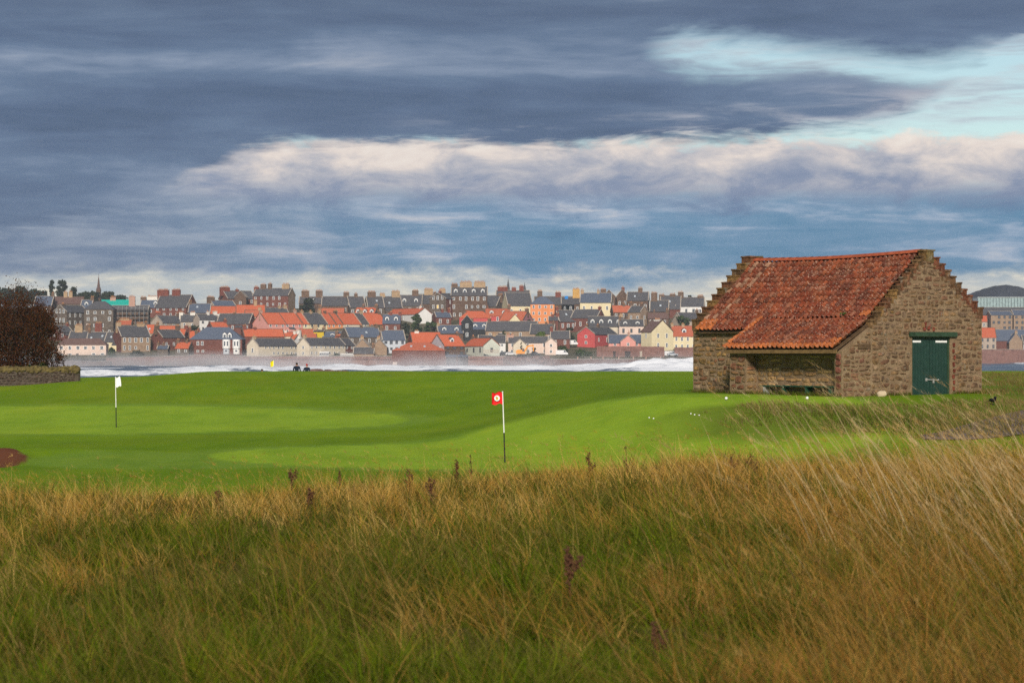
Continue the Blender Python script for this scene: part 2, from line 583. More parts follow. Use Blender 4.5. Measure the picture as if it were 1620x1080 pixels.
def build_ground():
    nu, ny = 420, 330
    us = np.linspace(-.36, .36, nu)
    ys = np.concatenate([[-4], 2.0 * (330 / 2.0) ** np.linspace(0, 1, ny - 1)])
    U, Yg = np.meshgrid(us, ys)
    Xg = U * np.maximum(Yg, 7.0)
    Z = ground(Xg, Yg)
    V = np.stack([Xg, Yg, Z], -1).reshape(-1, 3)
    i = np.arange(ny - 1)[:, None] * nu + np.arange(nu - 1)[None, :]
    F = np.stack([i, i + 1, i + nu + 1, i + nu], -1).reshape(-1, 4)
    X, Y = V[:, 0], V[:, 1]
    semi = np.array([.178, .268, .006])
    fair = np.array([.150, .250, .006])
    dark = np.array([.130, .205, .005])
    green = np.array([.275, .385, .024])
    apron = np.array([.200, .300, .026])
    rough = np.array([.10, .085, .025])
    bank = np.array([.115, .145, .014])
    sand = np.array([.16, .055, .028])
    c = np.tile(semi, (len(X), 1))

    def put(mask, col):
        nonlocal c
        c = c * (1 - mask[:, None]) + col * mask[:, None]
    wob = fbm(X, Y, 21, 3, .12)
    wob2 = fbm(X, Y * .4, 33, 3, .25)
    put(sstep(wob2, -.1, .6) * .5, np.array([.215, .260, .010]))
    put(sstep(fbm(X, Y * .5, 12, 3, .07), .05, .55) * .35, dark)
    # mown fairway between and around the greens
    put(sstep(-np.abs(Y - 84 - 6 * wob - X * .25), -8, -3) * .45, dark)
    put(sstep(-np.abs(Y - 62), -9, -4) * .5, dark)
    put(sstep(X, -3, 4) * sstep(-Y, -150, -76) * .75, dark)
    put(sstep(np.sin(X * .55 - Y * .42), -.25, .25) * sstep(-Y, -150, -40) * .16, dark * .8)

    def ell(cx, cy, rx, ry, soft=.06):
        r = np.sqrt(((X - cx) / rx) ** 2 + ((Y - cy) / ry) ** 2) + .03 * wob
        return sstep(-r, -1 - soft, -1 + soft)
    put(ell(-19.5, 104, 16.0, 15.5), apron * .92)
    put(ell(-20.5, 104, 15.6, 14.0, .02), green)
    put(ell(-10.2, 69.5, 4.6, 5.2, .05), apron * .88)
    put(ell(1.0, 73.5, 11.8, 10.5), apron * .9)
    put(ell(1.2, 73.5, 11.0, 9.4, .015), green)
    stripe = np.sin(X * 1.25 + Y * .22)
    put((ell(1.2, 73.5, 11.0, 9.4, .03) + ell(-20.5, 104, 15.6, 14.0, .04)) * sstep(stripe, -.3, .3) * .32, green * .84)
    # rough bank below the barn, and rough round it
    u = X / np.maximum(Y, 1)
    bankm = sstep(X + 1.2 * wob2, 3.2, 7.5) * sstep(Y + wob2, 69.2, 70.8) * sstep(-Y, -75.4, -73.8)
    put(np.clip(bankm + .5 * wob2 * bankm, 0, 1) * .85, bank)
    put(sstep(X, 15.5, 17.5) * sstep(Y, 60, 66) * sstep(-Y, -175, -120) * (.6 + .3 * wob2), bank)
    put(sstep(-Y, -37, -30), rough)
    bx, by = (X + 16.6) / 2.0, (Y - 68.0) / 3.6
    put(sstep(-(bx * bx + by * by) - .1 * wob, -1.06, -.94), sand)
    c[:, 0] *= np.where(Y > 34, .90, 1.0)
    c = np.clip(c, .003, 1)
    me = npmesh('ground', V, [F], c, make_ground_mat())
    me.polygons.foreach_set('use_smooth', np.ones(len(me.polygons), dtype=bool))
    tag(link('ground', me), kind='structure')


build_ground()


# ------------------------------------------------------------------ sea
def build_sea():
    xs = np.concatenate([[-2600, -1500, -800, -500], np.arange(-360, 430, 2.2), [500, 800, 1500, 2600]])
    ys = np.concatenate([[210, 260, 320, 400], np.arange(470, 930, 2.2), np.arange(935, 1215, 5), [1300, 1600, 2200, 3200, 4200]])
    Xg, Yg = np.meshgrid(xs, ys)
    warp = 9 * fbm(Xg, Yg, 5, 3, .012)
    ph = (Yg + warp + .05 * Xg) / 34.0
    crest = np.sin(2 * PI * ph) * .5 + .5
    amp = .35 + 1.1 * np.clip(fbm(Xg, Yg, 8, 4, .045) + .15, 0, 1)
    surf = sstep(Yg + 150 * sstep(-Xg, 40, 90), 640, 720) * sstep(Xg, -125, -95) * sstep(-Yg, -905, -885) * sstep(-Xg, -95, -75)
    brk = sstep(Yg, 650, 740) * sstep(-np.abs(Xg - 62), -44, -14) * sstep(-Yg, -905, -885)
    h = amp * crest ** 2.2 * (1 + .5 * surf + 2.2 * brk) + .30 * fbm(Xg, Yg, 17, 4, .11) * (1 + 2.4 * surf + 3.4 * brk)
    h = h * (sstep(Yg, 300, 480) * sstep(-Yg, -1300, -1205))
    foam = np.clip(surf * (.85 + .8 * fbm(Xg, Yg * .5, 4, 4, .045)) + brk * (.35 + .8 * crest ** 2 + .8 * fbm(Xg, Yg, 6, 4, .06)), 0, 1)
    caps = sstep(crest * amp + .5 * fbm(Xg, Yg, 19, 3, .05), .98, 1.25)
    foam = np.clip(np.maximum(foam, caps * .95), 0, 1)
    foam *= sstep(Yg, 300, 480)
    V = np.stack([Xg, Yg, h], -1).reshape(-1, 3)
    nx, ny = len(xs), len(ys)
    i = np.arange(ny - 1)[:, None] * nx + np.arange(nx - 1)[None, :]
    F = np.stack([i, i + 1, i + nx + 1, i + nx], -1).reshape(-1, 4)
    cols = np.repeat(foam.reshape(-1, 1), 3, 1)
    m = bpy.data.materials.new('sea_water')
    m.use_nodes = True
    T = NT(m.node_tree)
    at = T.n('ShaderNodeAttribute', attribute_name='col').outputs['Fac']
    g = T.n('ShaderNodeNewGeometry').outputs['Position']
    n1 = T.noise(g, .35, 6, .7)
    n2 = T.noise(g, 1.2, 4, .65)
    f = T.ss(T.m('ADD', at, T.m('MULTIPLY', T.m('SUBTRACT', n1, .5), 1.7)), .22, .78)
    c = T.mix(f, (.085, .12, .17), (.86, .88, .92))
    principled(T, c, T.m('MULTIPLY_ADD', f, .55, .25), T.m('ADD', n2, n1), .8, .35, .4)
    me = npmesh('sea', V, [F], cols, m)
    me.polygons.foreach_set('use_smooth', np.ones(len(me.polygons), dtype=bool))
    tag(link('sea', me), kind='structure')


build_sea()


# ------------------------------------------------------------------ the town's hillside
def town_y(yb):
    return 905 + (563 - yb) * 2.7


def harbour_y(yb):
    return 1195 + (553 - yb) * 2.7


def build_hillside():
    xs = np.arange(-480, 560, 8.0)
    ys = np.concatenate([[899.5, 901], np.arange(905, 1260, 5.0), [1300, 1400, 1600, 2000, 2600]])
    Xg, Yg = np.meshgrid(xs, ys)
    yb = np.clip(563 - (Yg - 905) / 2.7, 486, 564)
    zl = EYE + (HZ - yb) / FPX * np.minimum(Yg, 1120) - .5 - np.maximum(Yg - 1120, 0) * .004
    yr = np.clip(553 - (Yg - 1195) / 2.7, 500, 554)
    zr = np.where(Yg < 1192, -4, EYE + (HZ - yr) / FPX * np.minimum(Yg, 1340) - .5)
    w = sstep(Xg, 130, 190)
    Z = zl * (1 - w) + zr * w + .5 * fbm(Xg, Yg, 2, 3, .03) * sstep(Yg, 915, 950)
    Z = np.where((Yg < 904) & (w < .5), np.minimum(Z, 3.5), Z)
    V = np.stack([Xg, Yg, Z], -1).reshape(-1, 3)
    nx, ny = len(xs), len(ys)
    i = np.arange(ny - 1)[:, None] * nx + np.arange(nx - 1)[None, :]
    F = np.stack([i, i + 1, i + nx + 1, i + nx], -1).reshape(-1, 4)
    me = npmesh('hillside', V, [F], None, mat('hillside_scrub', (.075, .075, .035), .4, .12, col2=(.12, .10, .06)))
    me.polygons.foreach_set('use_smooth', np.ones(len(me.polygons), dtype=bool))
    tag(link('hillside', me), kind='structure')


build_hillside()


def build_law():
    """the far cone-shaped hill behind the harbour"""
    Yc = 1750.0
    k = Yc / FPX
    prof = [(1440, 497), (1500, 490), (1525, 478), (1540, 464), (1560, 456.5), (1572, 453), (1582, 451.5), (1596, 453.5), (1610, 460), (1626, 470), (1650, 480), (1720, 492), (1800, 499)]
    px = np.linspace(1400, 1800, 121)
    top = np.interp(px, [p[0] for p in prof], [p[1] for p in prof])
    top = top + .5 * fbm(px, px * 0, 4, 4, .09)
    rows = np.linspace(-1, 1, 21)
    V = []
    for r in rows:
        env = math.sqrt(max(0, 1 - r * r))
        for p, t in zip(px, top):
            X = (p - 810) * k
            h = ((HZ - t) * k + 14) * env
            V.append((X, Yc + r * 190, EYE + h - 14 + 0.4 * math.sin(p * .7 + r * 9)))
    nx, ny = len(px), len(rows)
    V = np.array(V)
    i = np.arange(ny - 1)[:, None] * nx + np.arange(nx - 1)[None, :]
    F = np.stack([i, i + 1, i + nx + 1, i + nx], -1).reshape(-1, 4)
    me = npmesh('hill', V, [F], None, mat('haze_tinted_heath', (.034, .042, .060), .25, .012, col2=(.046, .052, .066)))  # blue of the distant haze is put into the hill's base colour
    me.polygons.foreach_set('use_smooth', np.ones(len(me.polygons), dtype=bool))
    tag(link('hill', me), kind='structure')


build_law()

# ------------------------------------------------------------------ the stone barn
BX, BY = 12.35, 78.3
BZ = EYE - 1.413
BROT = math.atan2(.570, .819)
BL, BW = 9.61, 5.43           # length, gable width
EAVE, REAVE, APEX, AX = 2.43, 2.80, 4.98, 2.70
PD, PL = 1.35, 5.88           # porch depth and length


def stone_mat(name, src):
    """rubble stone; src 'object' takes the tint from the object's own colour, 'attr' from the mesh"""
    m = bpy.data.materials.new(name)
    m.use_nodes = True
    T = NT(m.node_tree)
    if src == 'object':
        col = T.n('ShaderNodeObjectInfo').outputs['Color']
    else:
        col = T.n('ShaderNodeAttribute', attribute_name='col').outputs['Color']
    g = T.n('ShaderNodeNewGeometry').outputs['Position']
    n1 = T.noise(g, 7, 5, .7)
    n2 = T.noise(g, 28, 4, .7)
    n3 = T.noise(g, 3.2, 3, .6)
    c = T.mix(T.ss(n1, .35, .68), T.mix(1.0, col, (.45, .42, .40), 'MULTIPLY'), T.mix(1.0, col, (1.2, 1.15, 1.1), 'MULTIPLY'))
    c = T.mix(T.m('MULTIPLY', T.ss(T.noise(g, 1.1, 3, .6), .5, .68), .5), c, T.mix(1.0, c, (.55, .52, .5), 'MULTIPLY'))
    c = T.mix(T.m('MULTIPLY', T.ss(n3, .60, .68), .6), c, (.26, .23, .18))        # grey lichen
    c = T.mix(T.m('MULTIPLY', T.ss(T.noise(g, 4.7, 4, .7), .64, .70), .6), c, (.30, .17, .03))   # ochre lichen
    principled(T, c, .95, T.m('ADD', n1, n2), .8, .03, .12)
    MATS[name] = m
    return m


def mortar_mat():
    m = bpy.data.materials.new('rubble_mortar')
    m.use_nodes = True
    T = NT(m.node_tree)
    g = T.n('ShaderNodeNewGeometry').outputs['Position']
    n1 = T.noise(g, 2.2, 5, .7)
    n2 = T.noise(g, 16, 5, .75)
    c = T.mix(T.ss(n1, .35, .68), (.22, .146, .086), (.31, .218, .134))
    c = T.mix(T.m('MULTIPLY', T.ss(n2, .5, .72), .7), c, (.13, .09, .058))
    principled(T, c, .97, n2, 1.0, .05, .1)
    MATS['rubble_mortar'] = m


stone_mat('rubble_stone', 'object')
stone_mat('rubble_stone_mass', 'attr')
mortar_mat()


def tile_mat(name, src):
    m = bpy.data.materials.new(name)
    m.use_nodes = True
    T = NT(m.node_tree)
    if src == 'object':
        col = T.n('ShaderNodeObjectInfo').outputs['Color']
    else:
        col = T.n('ShaderNodeAttribute', attribute_name='col').outputs['Color']
    g = T.n('ShaderNodeNewGeometry').outputs['Position']
    n1 = T.noise(g, 6, 5, .7)
    n2 = T.noise(g, 30, 4, .7)
    c = T.mix(T.ss(n1, .35, .7), T.mix(1.0, col, (.55, .50, .48), 'MULTIPLY'), col)
    c = T.mix(T.m('MULTIPLY', T.ss(T.noise(g, 17, 3, .6), .575, .66), .75), c, (.42, .29, .22))      # pale lichen
    c = T.mix(T.m('MULTIPLY', T.ss(T.noise(g, 5.3, 4, .7), .60, .68), .55), c, (.07, .045, .03))     # soot and moss
    principled(T, c, .85, n2, .5, .01, .25)
    MATS[name] = m


tile_mat('pantile', 'object')
tile_mat('pantile_mass', 'attr')
mat('ridge_clay', (.36, .085, .038), .3, 5)
mat('roof_timber', (.10, .062, .034), .4, 6)
mat('eave_board', (.17, .105, .045), .4, 6)
mat('green_door_paint', (.013, .042, .032), .22, 5, rough=.55, spec=.4)
mat('green_lintel_paint', (.030, .060, .034), .4, 7, rough=.7)
mat('bench_green', (.012, .06, .035), .3, 5, rough=.6)
mat('galvanised', (.34, .34, .33), .15, 8, rough=.45, spec=.5)
mat('pale_rock', (.55, .44, .30), .25, 6)
mat('moss', (.06, .085, .015), .4, 5)

GABLE_COLS = [(.29, .185, .10), (.29, .20, .13), (.25, .165, .10), (.23, .13, .075), (.31, .225, .15), (.19, .12, .075), (.25, .125, .08), (.27, .17, .08), (.22, .16, .115), (.15, .095, .06)]
STONE_COLS = [(.30, .20, .105), (.34, .245, .14), (.255, .17, .09), (.22, .125, .062), (.28, .20, .13), (.36, .28, .19), (.17, .095, .055), (.25, .10, .062), (.32, .21, .08), (.19, .15, .11)]


def unit_stone(seed):
    """irregular faced block: x, z within +-.5, front at y = -1, back at y = 0"""
    r = random.Random(seed)
    base = []
    for a, b in ((-1, -1), (0, -1), (1, -1), (1, 0), (1, 1), (0, 1), (-1, 1), (-1, 0)):
        k = .5 * r.uniform(.86, 1.0) if a * b == 0 else .5 * r.uniform(.58, .98)
        base.append((a * k * r.uniform(.93, 1.0), b * k * r.uniform(.93, 1.0)))
    vs = [(x, .3, z) for x, z in base]
    vs += [(x * .98, -.55, z * .98) for x, z in base]
    vs += [(x * r.uniform(.68, .84), -r.uniform(.85, 1.05), z * r.uniform(.62, .82)) for x, z in base]
    vs.append((r.uniform(-.1, .1), -r.uniform(.95, 1.2), r.uniform(-.1, .1)))
    fs = []
    for lv in (0, 8):
        fs += [(lv + k, lv + (k + 1) % 8, lv + 8 + (k + 1) % 8, lv + 8 + k) for k in range(8)]
    fs += [(16 + k, 16 + (k + 1) % 8, 24) for k in range(8)]
    return vs, fs


UNIT_STONES = [unit_stone(100 + k) for k in range(14)]
UNIT_STONE_MESHES = []
for vs_, fs_ in UNIT_STONES:
    b_ = MB()
    b_.raw(vs_, fs_)
    UNIT_STONE_MESHES.append(b_.mesh('stone', 'rubble_stone'))


def inside_poly(p, poly):
    c = False
    n = len(poly)
    for i in range(n):
        (x0, y0), (x1, y1) = poly[i], poly[(i + 1) % n]
        if (y0 > p[1]) != (y1 > p[1]) and p[0] < (x1 - x0) * (p[1] - y0) / (y1 - y0) + x0:
            c = not c
    return c


def rubble(poly, holes, hmin, hmax, wmin, wmax, seed, gap=.022):
    """stones (cx, cz, w, h) laid in uneven courses inside a polygon of (s, z)"""
    r = random.Random(seed)
    out = []
    s0, s1 = min(p[0] for p in poly), max(p[0] for p in poly)
    z, z1 = min(p[1] for p in poly), max(p[1] for p in poly)
    while z < z1 - .05:
        h = r.uniform(hmin, hmax)
        s = s0 + r.uniform(0, .02)
        while s < s1 - .06:
            w = r.uniform(wmin, wmax) * (1.25 if r.random() < .2 else 1)
            if s + w > s1:
                w = s1 - s
            hh = h * r.uniform(.55, 1.12)
            parts = [(z + (h - hh) * .5 + r.uniform(-.035, .035), hh)]
            if h > .24 and r.random() < .35:
                parts = [(z, h * .5), (z + h * .5, h * .5)]
            for zz, ph in parts:
                # clip the stone's width to the polygon at its mid height
                for k in range(4):
                    a, b = (s + gap / 2, zz + ph * .5), (s + w - gap / 2, zz + ph * .5)
                    t0, t1 = (s + gap, zz + ph * .93), (s + w - gap, zz + ph * .93)
                    ok = all(inside_poly(q, poly) for q in (a, b, t0, t1))
                    if ok:
                        break
                    w *= .75
                hit = any(s < hx1 and s + w > hx0 and zz < hz1 and zz + ph > hz0 for hx0, hx1, hz0, hz1 in holes)
                if ok and not hit and w > .07 and ph > .05:
                    out.append((s + w / 2, zz + ph / 2, w - gap, ph - gap))
            s += w
        z += h
    return out


def pick_col(r, cols=STONE_COLS):
    c = r.choice(cols)
    mean = [sum(q[i] for q in cols) / len(cols) for i in range(3)]
    c = tuple(.62 * a + .38 * b for a, b in zip(c, mean))
    k = r.uniform(.78, 1.2)
    return tuple(min(1, a * k) for a in c)


def gable_z(x):
    return EAVE + (APEX - EAVE) * x / AX if x < AX else APEX + (REAVE - APEX) * (x - AX) / (BW - AX)


def build_barn():
    root = thing('stone_barn', 'old rubble stone barn with red pantile roof, stepped gables and green double door', 'barn', (BX, BY, BZ), BROT)
    # --- wall core
    w = MB()
    G = .48
    d0, d1, dh = 1.97, 3.84, 2.02
    for y0, y1, door in ((0, G, True), (BL - G, BL, False)):
        if door:
            w.prism([(0, -.7), (d0, -.7), (d0, gable_z(d0)), (0, EAVE)], 'y', y0, y1)
            w.prism([(d0, dh), (d1, dh), (d1, gable_z(d1)), (AX, APEX), (d0, gable_z(d0))], 'y', y0, y1)
            w.prism([(d1, -.7), (BW, -.7), (BW, REAVE), (d1, gable_z(d1))], 'y', y0, y1)
        else:
            w.prism([(0, -.7), (BW, -.7), (BW, REAVE), (AX, APEX), (0, EAVE)], 'y', y0, y1)
    w.box(0, G, G, BL - G, -.7, EAVE - .02)
    w.box(BW - G, BW, G, BL - G, -.7, REAVE - .02)
    # porch end wall in line with the gable, and the broad pier at its other end
    w.prism([(-PD, -.7), (0, -.7), (0, 2.36), (-PD, 1.52)], 'y', 0, .36)
    w.prism([(-PD, -.7), (0, -.7), (0, 2.36), (-PD, 1.52)], 'y', 5.01, PL)
    w.box(-.80, -.003, .363, 5.007, -.7, 1.9)          # thick wall at the back of the shallow recess
    wall = w.build('wall', 'rubble_mortar', root)
    # --- rubble facing
    singles, mass = [], []
    r = random.Random(5)
    warm = STONE_COLS + [(.40, .25, .08), (.38, .22, .09), (.36, .20, .075)]

    def lay(stones, frame, cols, dep, dest):
        o, sv, nv = frame
        for (s, z, sw, sh) in stones:
            dest.append((o + sv * s + Vector((0, 0, z)), sv, nv, sw, sh, dep * r.uniform(.6, 1.25), pick_col(r, cols)))
    gp = [(.02, -.12), (BW - .02, -.12), (BW - .02, REAVE - .05), (AX, APEX - .08), (.02, EAVE - .05)]
    fr_g = (Vector((0, 0, 0)), Vector((1, 0, 0)), Vector((0, -1, 0)))
    gs = rubble(gp, [(d0 - .10, d1 + .12, -1, dh + .16)], .10, .27, .13, .44, 1, .03)
    lay(gs, fr_g, GABLE_COLS, .028, singles)
    pe = rubble([(-PD + .02, -.12), (-.01, -.12), (-.01, 2.32), (-PD + .02, 1.48)], [], .10, .24, .16, .40, 2, .03)
    lay(pe, fr_g, GABLE_COLS + [(.27, .12, .09), (.28, .14, .10)], .03, singles)
    fr_l = (Vector((0, BL, 0)), Vector((0, -1, 0)), Vector((-1, 0, 0)))     # long wall, s from the far end
    ls = rubble([(.02, -.12), (BL - PL + .15, -.12), (BL - PL + .15, EAVE - .12), (.02, EAVE - .12)], [], .12, .30, .18, .52, 3, .03)
    lay(ls, fr_l, warm, .034, singles)
    fr_p = (Vector((-PD, PL, 0)), Vector((0, -1, 0)), Vector((-1, 0, 0)))
    ps = rubble([(.02, -.12), (.86, -.12), (.86, 1.46), (.02, 1.46)], [], .20, .30, .25, .45, 4)
    lay(ps, fr_p, warm + [(.27, .11, .075)] * 4, .045, singles)
    pj = rubble([(.02, -.12), (.34, -.12), (.34, 1.46), (.02, 1.46)], [], .22, .30, .3, .32, 6)
    lay(pj, (Vector((-PD, .36, 0)), Vector((0, -1, 0)), Vector((-1, 0, 0))), [(.30, .12, .09), (.25, .10, .07)], .045, singles)
    # inside of the porch: the long wall behind the bench, and the reveals
    bs = rubble([(.02, -.12), (4.63, -.12), (4.63, 1.85), (.02, 1.85)], [], .20, .36, .30, .75, 7)
    lay(bs, (Vector((-.80, 5.0, 0)), Vector((0, -1, 0)), Vector((-1, 0, 0))), [(.46, .29, .13), (.42, .26, .11), (.50, .34, .17), (.35, .21, .10)], .035, mass)  # paler stone colours make up for light missing in the recess
    rs = rubble([(.02, -.12), (.52, -.12), (.52, 1.46), (.02, 1.46)], [], .22, .34, .3, .5, 8)
    lay(rs, (Vector((-PD, 5.01, 0)), Vector((1, 0, 0)), Vector((0, -1, 0))), warm, .035, mass)
    far = rubble([(.02, -.12), (BW - .02, -.12), (BW - .02, REAVE - .05), (BW - AX, APEX - .08), (.02, EAVE - .05)], [], .2, .34, .3, .6, 9)
    lay(far, (Vector((BW, BL, 0)), Vector((-1, 0, 0)), Vector((0, 1, 0))), STONE_COLS, .045, mass)
    rear = rubble([(.02, -.12), (BL - .02, -.12), (BL - .02, REAVE - .1), (.02, REAVE - .1)], [], .2, .36, .3, .7, 10)
    lay(rear, (Vector((BW, 0, 0)), Vector((0, 1, 0)), Vector((1, 0, 0))), STONE_COLS, .045, mass)
    singles.sort(key=lambda q: -q[3] * q[4])
    mass += singles[300:]
    for k, (p, sv, nv, sw, sh, dep, col) in enumerate(singles[:300]):
        o = link('stone', UNIT_STONE_MESHES[k % 14], wall)
        rot = Matrix((sv, -nv, Vector((0, 0, 1)))).transposed()
        flip = -1 if k % 2 else 1
        tw = Matrix.Rotation(r.gauss(0, .10), 3, nv)
        o.matrix_local = Matrix.Translation(p) @ (tw @ rot).to_4x4() @ Matrix.Diagonal((sw, dep, sh * flip * 1.0, 1))
        if flip < 0:
            o.matrix_local = Matrix.Translation(p) @ (tw @ rot).to_4x4() @ Matrix.Diagonal((sw, dep, sh, 1)) @ Matrix.Rotation(PI, 4, 'Y')
        o.color = col + (1,)
    V, F, C = [], [], []
    for k, (p, sv, nv, sw, sh, dep, col) in enumerate(mass):
        vs, fs = UNIT_STONES[(k * 5) % 14]
        b = len(V)
        for x, y, z in vs:
            q = p + sv * (x * sw) - nv * (y * dep) + Vector((0, 0, z * sh))
            V.append(q[:])
            C.append(col)
        F += [tuple(b + i for i in f) for f in fs]
    me = bpy.data.meshes.new('rubble_facing')
    me.from_pydata(V, [], F)
    a = me.attributes.new('col', 'FLOAT_COLOR', 'POINT')
    a.data.foreach_set('color', np.concatenate([np.array(C), np.ones((len(C), 1))], 1).astype(np.float32).ravel())
    me.materials.append(MATS['rubble_stone_mass'])
    tag(link('rubble_facing', me, wall), kind='stuff')

    # --- stepped gable tops
    def step_block(x0, x1, y0, y1, z0, z1, col):
        b = MB()
        b.box(x0, x1, y0, y1, z0, z1, 0, .014)
        b.box(x0 - .03, x1 + .03, y0 - .025, y1 + .02, z1 - .01, z1 + .05, 0, .012)
        o = b.build('crow_step', 'rubble_stone', root)
        o.color = col + (1,)
    for y0, y1, za in ((-.015, .24, 0.0), (BL - G - .02, BL + .015, .10)):
        n = 11 if za else 17
        top = APEX + .04 + za
        for k in range(n):           # slope towards the viewer's side
            x0 = -.04 + AX * k / n
            z0 = gable_z(max(0, x0)) - .12
            z1 = gable_z(AX * (k + (1 if za else .75)) / n) + .02 + za * k / n
            if k == n - 1:
                z1 = top
            step_block(x0, AX * (k + 1) / n - .045, y0, y1, z0, z1, pick_col(r, [(.17, .11, .06), (.22, .14, .07), (.28, .17, .06), (.14, .09, .055), (.20, .085, .05)]))
        step_block(AX - .05, AX + .32, y0 - .005, y1 + .005, APEX - .35, top + .01, (.20, .15, .07))
        m_ = 10
        for k in range(m_):          # far slope
            x1 = BW + .04 - (BW - AX) * k / m_
            xa = BW - (BW - AX) * (k + 1) / m_ + .04
            if k == m_ - 1:
                xa = AX + .325
            if xa >= x1:
                continue
            z0 = gable_z(min(BW, x1)) - .12
            z1 = gable_z(xa - .04) + .02 + za * k / m_
            step_block(xa, x1, y0, y1, z0, z1, pick_col(r, [(.17, .11, .06), (.24, .085, .05), (.21, .075, .045), (.14, .09, .055), (.19, .10, .055)]))
    # --- roof
    rf = MB()
    nrm = Vector((-(APEX - EAVE), 0, AX)).normalized()
    th = .06
    rf.prism([(-.16, EAVE - .16 * .945 - .02), (AX, APEX - .05), (AX, APEX - .13), (-.16, EAVE - .16 * .945 - .09)], 'y', PL + .06, BL - G - .03)
    rf.prism([(.20, EAVE + .20 * .945 - .02), (AX, APEX - .05), (AX, APEX - .13), (.20, EAVE + .20 * .945 - .09)], 'y', .25, PL + .06)
    rf.prism([(BW + .14, REAVE - .14 * .78 - .02), (AX + .001, APEX - .05), (AX + .001, APEX - .13), (BW + .14, REAVE - .14 * .78 - .09)], 'y', G + .03, BL - G - .03)
    # porch roof boarding from under the main eave down to the porch beam
    rf.prism([(-PD - .17, 1.585), (.26, 2.60), (.26, 2.53), (-PD - .17, 1.52)], 'y', .10, PL + .05)
    roof = rf.build('roof', 'roof_timber', root)
    # pantiles
    tw, tl, ov = .242, .285, .07

    def tile_shape():
        n = 8
        vs, fs = [], []
        for row, (yy, lift) in enumerate(((-.012, .055), (tl + ov, .0))):
            for k in range(n + 1):
                t = k / n
                prof = .050 * math.cos(2 * PI * t) * (1 if t < .5 else 1) + .012 * math.cos(4 * PI * t)
                vs.append(((t - .5) * (tw + .02), yy, prof + lift))
        for k in range(n + 1):
            x, y, z = vs[k]
            vs.append((x, y + .004, z - .024))
        m = n + 1
        for k in range(n):
            fs.append((k, k + 1, m + k + 1, m + k))
            fs.append((k + 1, k, 2 * m + k, 2 * m + k + 1))
        return vs, fs
    tvs, tfs = tile_shape()
    tb = MB()
    tb.raw(tvs, tfs)
    tme = tb.mesh('pantile', 'pantile')
    tcols = [(.26, .058, .024), (.24, .052, .022), (.29, .074, .030), (.20, .046, .022), (.31, .092, .040), (.17, .050, .028), (.30, .115, .065), (.25, .075, .04), (.33, .085, .034)]
    tiles = []

    def field(p_eave, p_top, y0, y1, lift, seed, hot=None):
        rr = random.Random(seed)
        a, b = Vector((p_eave[0], 0, p_eave[1])), Vector((p_top[0], 0, p_top[1]))
        up = (b - a).normalized()
        nv = Vector((0, 1, 0)).cross(up)
        if nv.z < 0:
            nv = -nv
        rows = int((b - a).length / tl)
        cols = int(round((y1 - y0) / tw))
        step = (y1 - y0) / cols
        for i in range(rows):
            for j in range(cols):
                y = y0 + (j + .5) * step
                if seed == 11 and i < 2 and y < PL + .02:
                    continue
                p = a + up * (i * (b - a).length / rows) + nv * lift
                f = (i + .5) / rows
                sag = -.075 * math.sin(PI * (y - y0) / (y1 - y0)) * f + .012 * math.sin(y * 2.3 + i)
                p = Vector((p.x, y, p.z + sag)) + nv * rr.uniform(-.006, .010)
                c = rr.choice(tcols)
                kk = rr.uniform(.68, 1.0)
                if hot and hot(i, y):
                    c = (.56, .17, .05)
                elif y > 7.9 and rr.random() < .35:
                    c = (.40, .22, .14)
                ry = Matrix.Rotation(rr.uniform(-.025, .025), 3, nv)
                R = ry @ Matrix((Vector((0, -1, 0)) if nv.x < 0 else Vector((0, 1, 0)), up, nv)).transposed()
                tiles.append((p, R, tuple(min(1, q * kk) for q in c)))
    hot1 = lambda i, y: (i < 2 and y > 8.2) or (i == 2 and y < .8)
    hot2 = lambda i, y: i == 0 or y > PL - .12 or (y < .6 and i < 2)
    field((-.19, EAVE - .16), (AX - .06, APEX - .10), .25, BL - G - .02, .055, 11, hot1)
    main_n = len(tiles)
    field((-PD - .22, 1.585), (.27, 2.70), .08, PL + .06, .05, 12, hot2)
    porch = tiles[main_n:]
    main = tiles[:main_n]
    n_single = max(0, 296 - len(porch))
    single = porch + main[:n_single]
    rest = main[n_single:]
    first = len(rest)
    field((BW + .17, REAVE - .14), (AX + .06, APEX - .10), G + .03, BL - G - .02, .055, 13)
    rest += tiles[main_n + len(porch):]
    for p, R, c in single:
        o = link('pantile', tme, roof)
        o.matrix_local = Matrix.Translation(p) @ R.to_4x4()
        o.color = c + (1,)
    tv = np.array(tvs)
    allv = np.concatenate([tv @ np.array(R).T + np.array(p) for p, R, c in rest])
    fa = np.array(tfs)
    allf = np.concatenate([fa + k * len(tvs) for k in range(len(rest))])
    allc = np.concatenate([np.tile(np.array(c), (len(tvs), 1)) for p, R, c in rest])
    tag(link('pantiles', npmesh('pantiles', allv, [allf], allc, MATS['pantile_mass']), roof), kind='stuff')
    # ridge tiles
    rb = MB()
    n = 6
    vs = []
    for y in (0, .43):
        for k in range(n + 1):
            t = PI * k / n
            vs.append((-math.cos(t) * (.175 - .008 * (y > 0)), y, math.sin(t) * (.125 - .008 * (y > 0)) - .02))
    rb.raw(vs, [(k, k + 1, n + 2 + k, n + 1 + k) for k in range(n)])
    rme = rb.mesh('ridge_tile', 'ridge_clay')
    cnt = 22
    span = BL - G - .26 - .02
    for k in range(cnt):
        y = .26 + span * k / cnt
        sag = -.075 * math.sin(PI * k / cnt)
        link('ridge_tile', rme, roof, (AX, y, APEX + .025 + sag), (random.uniform(-.01, .01), 0, 0))
    # moss tuft on the tiles
    b = MB()
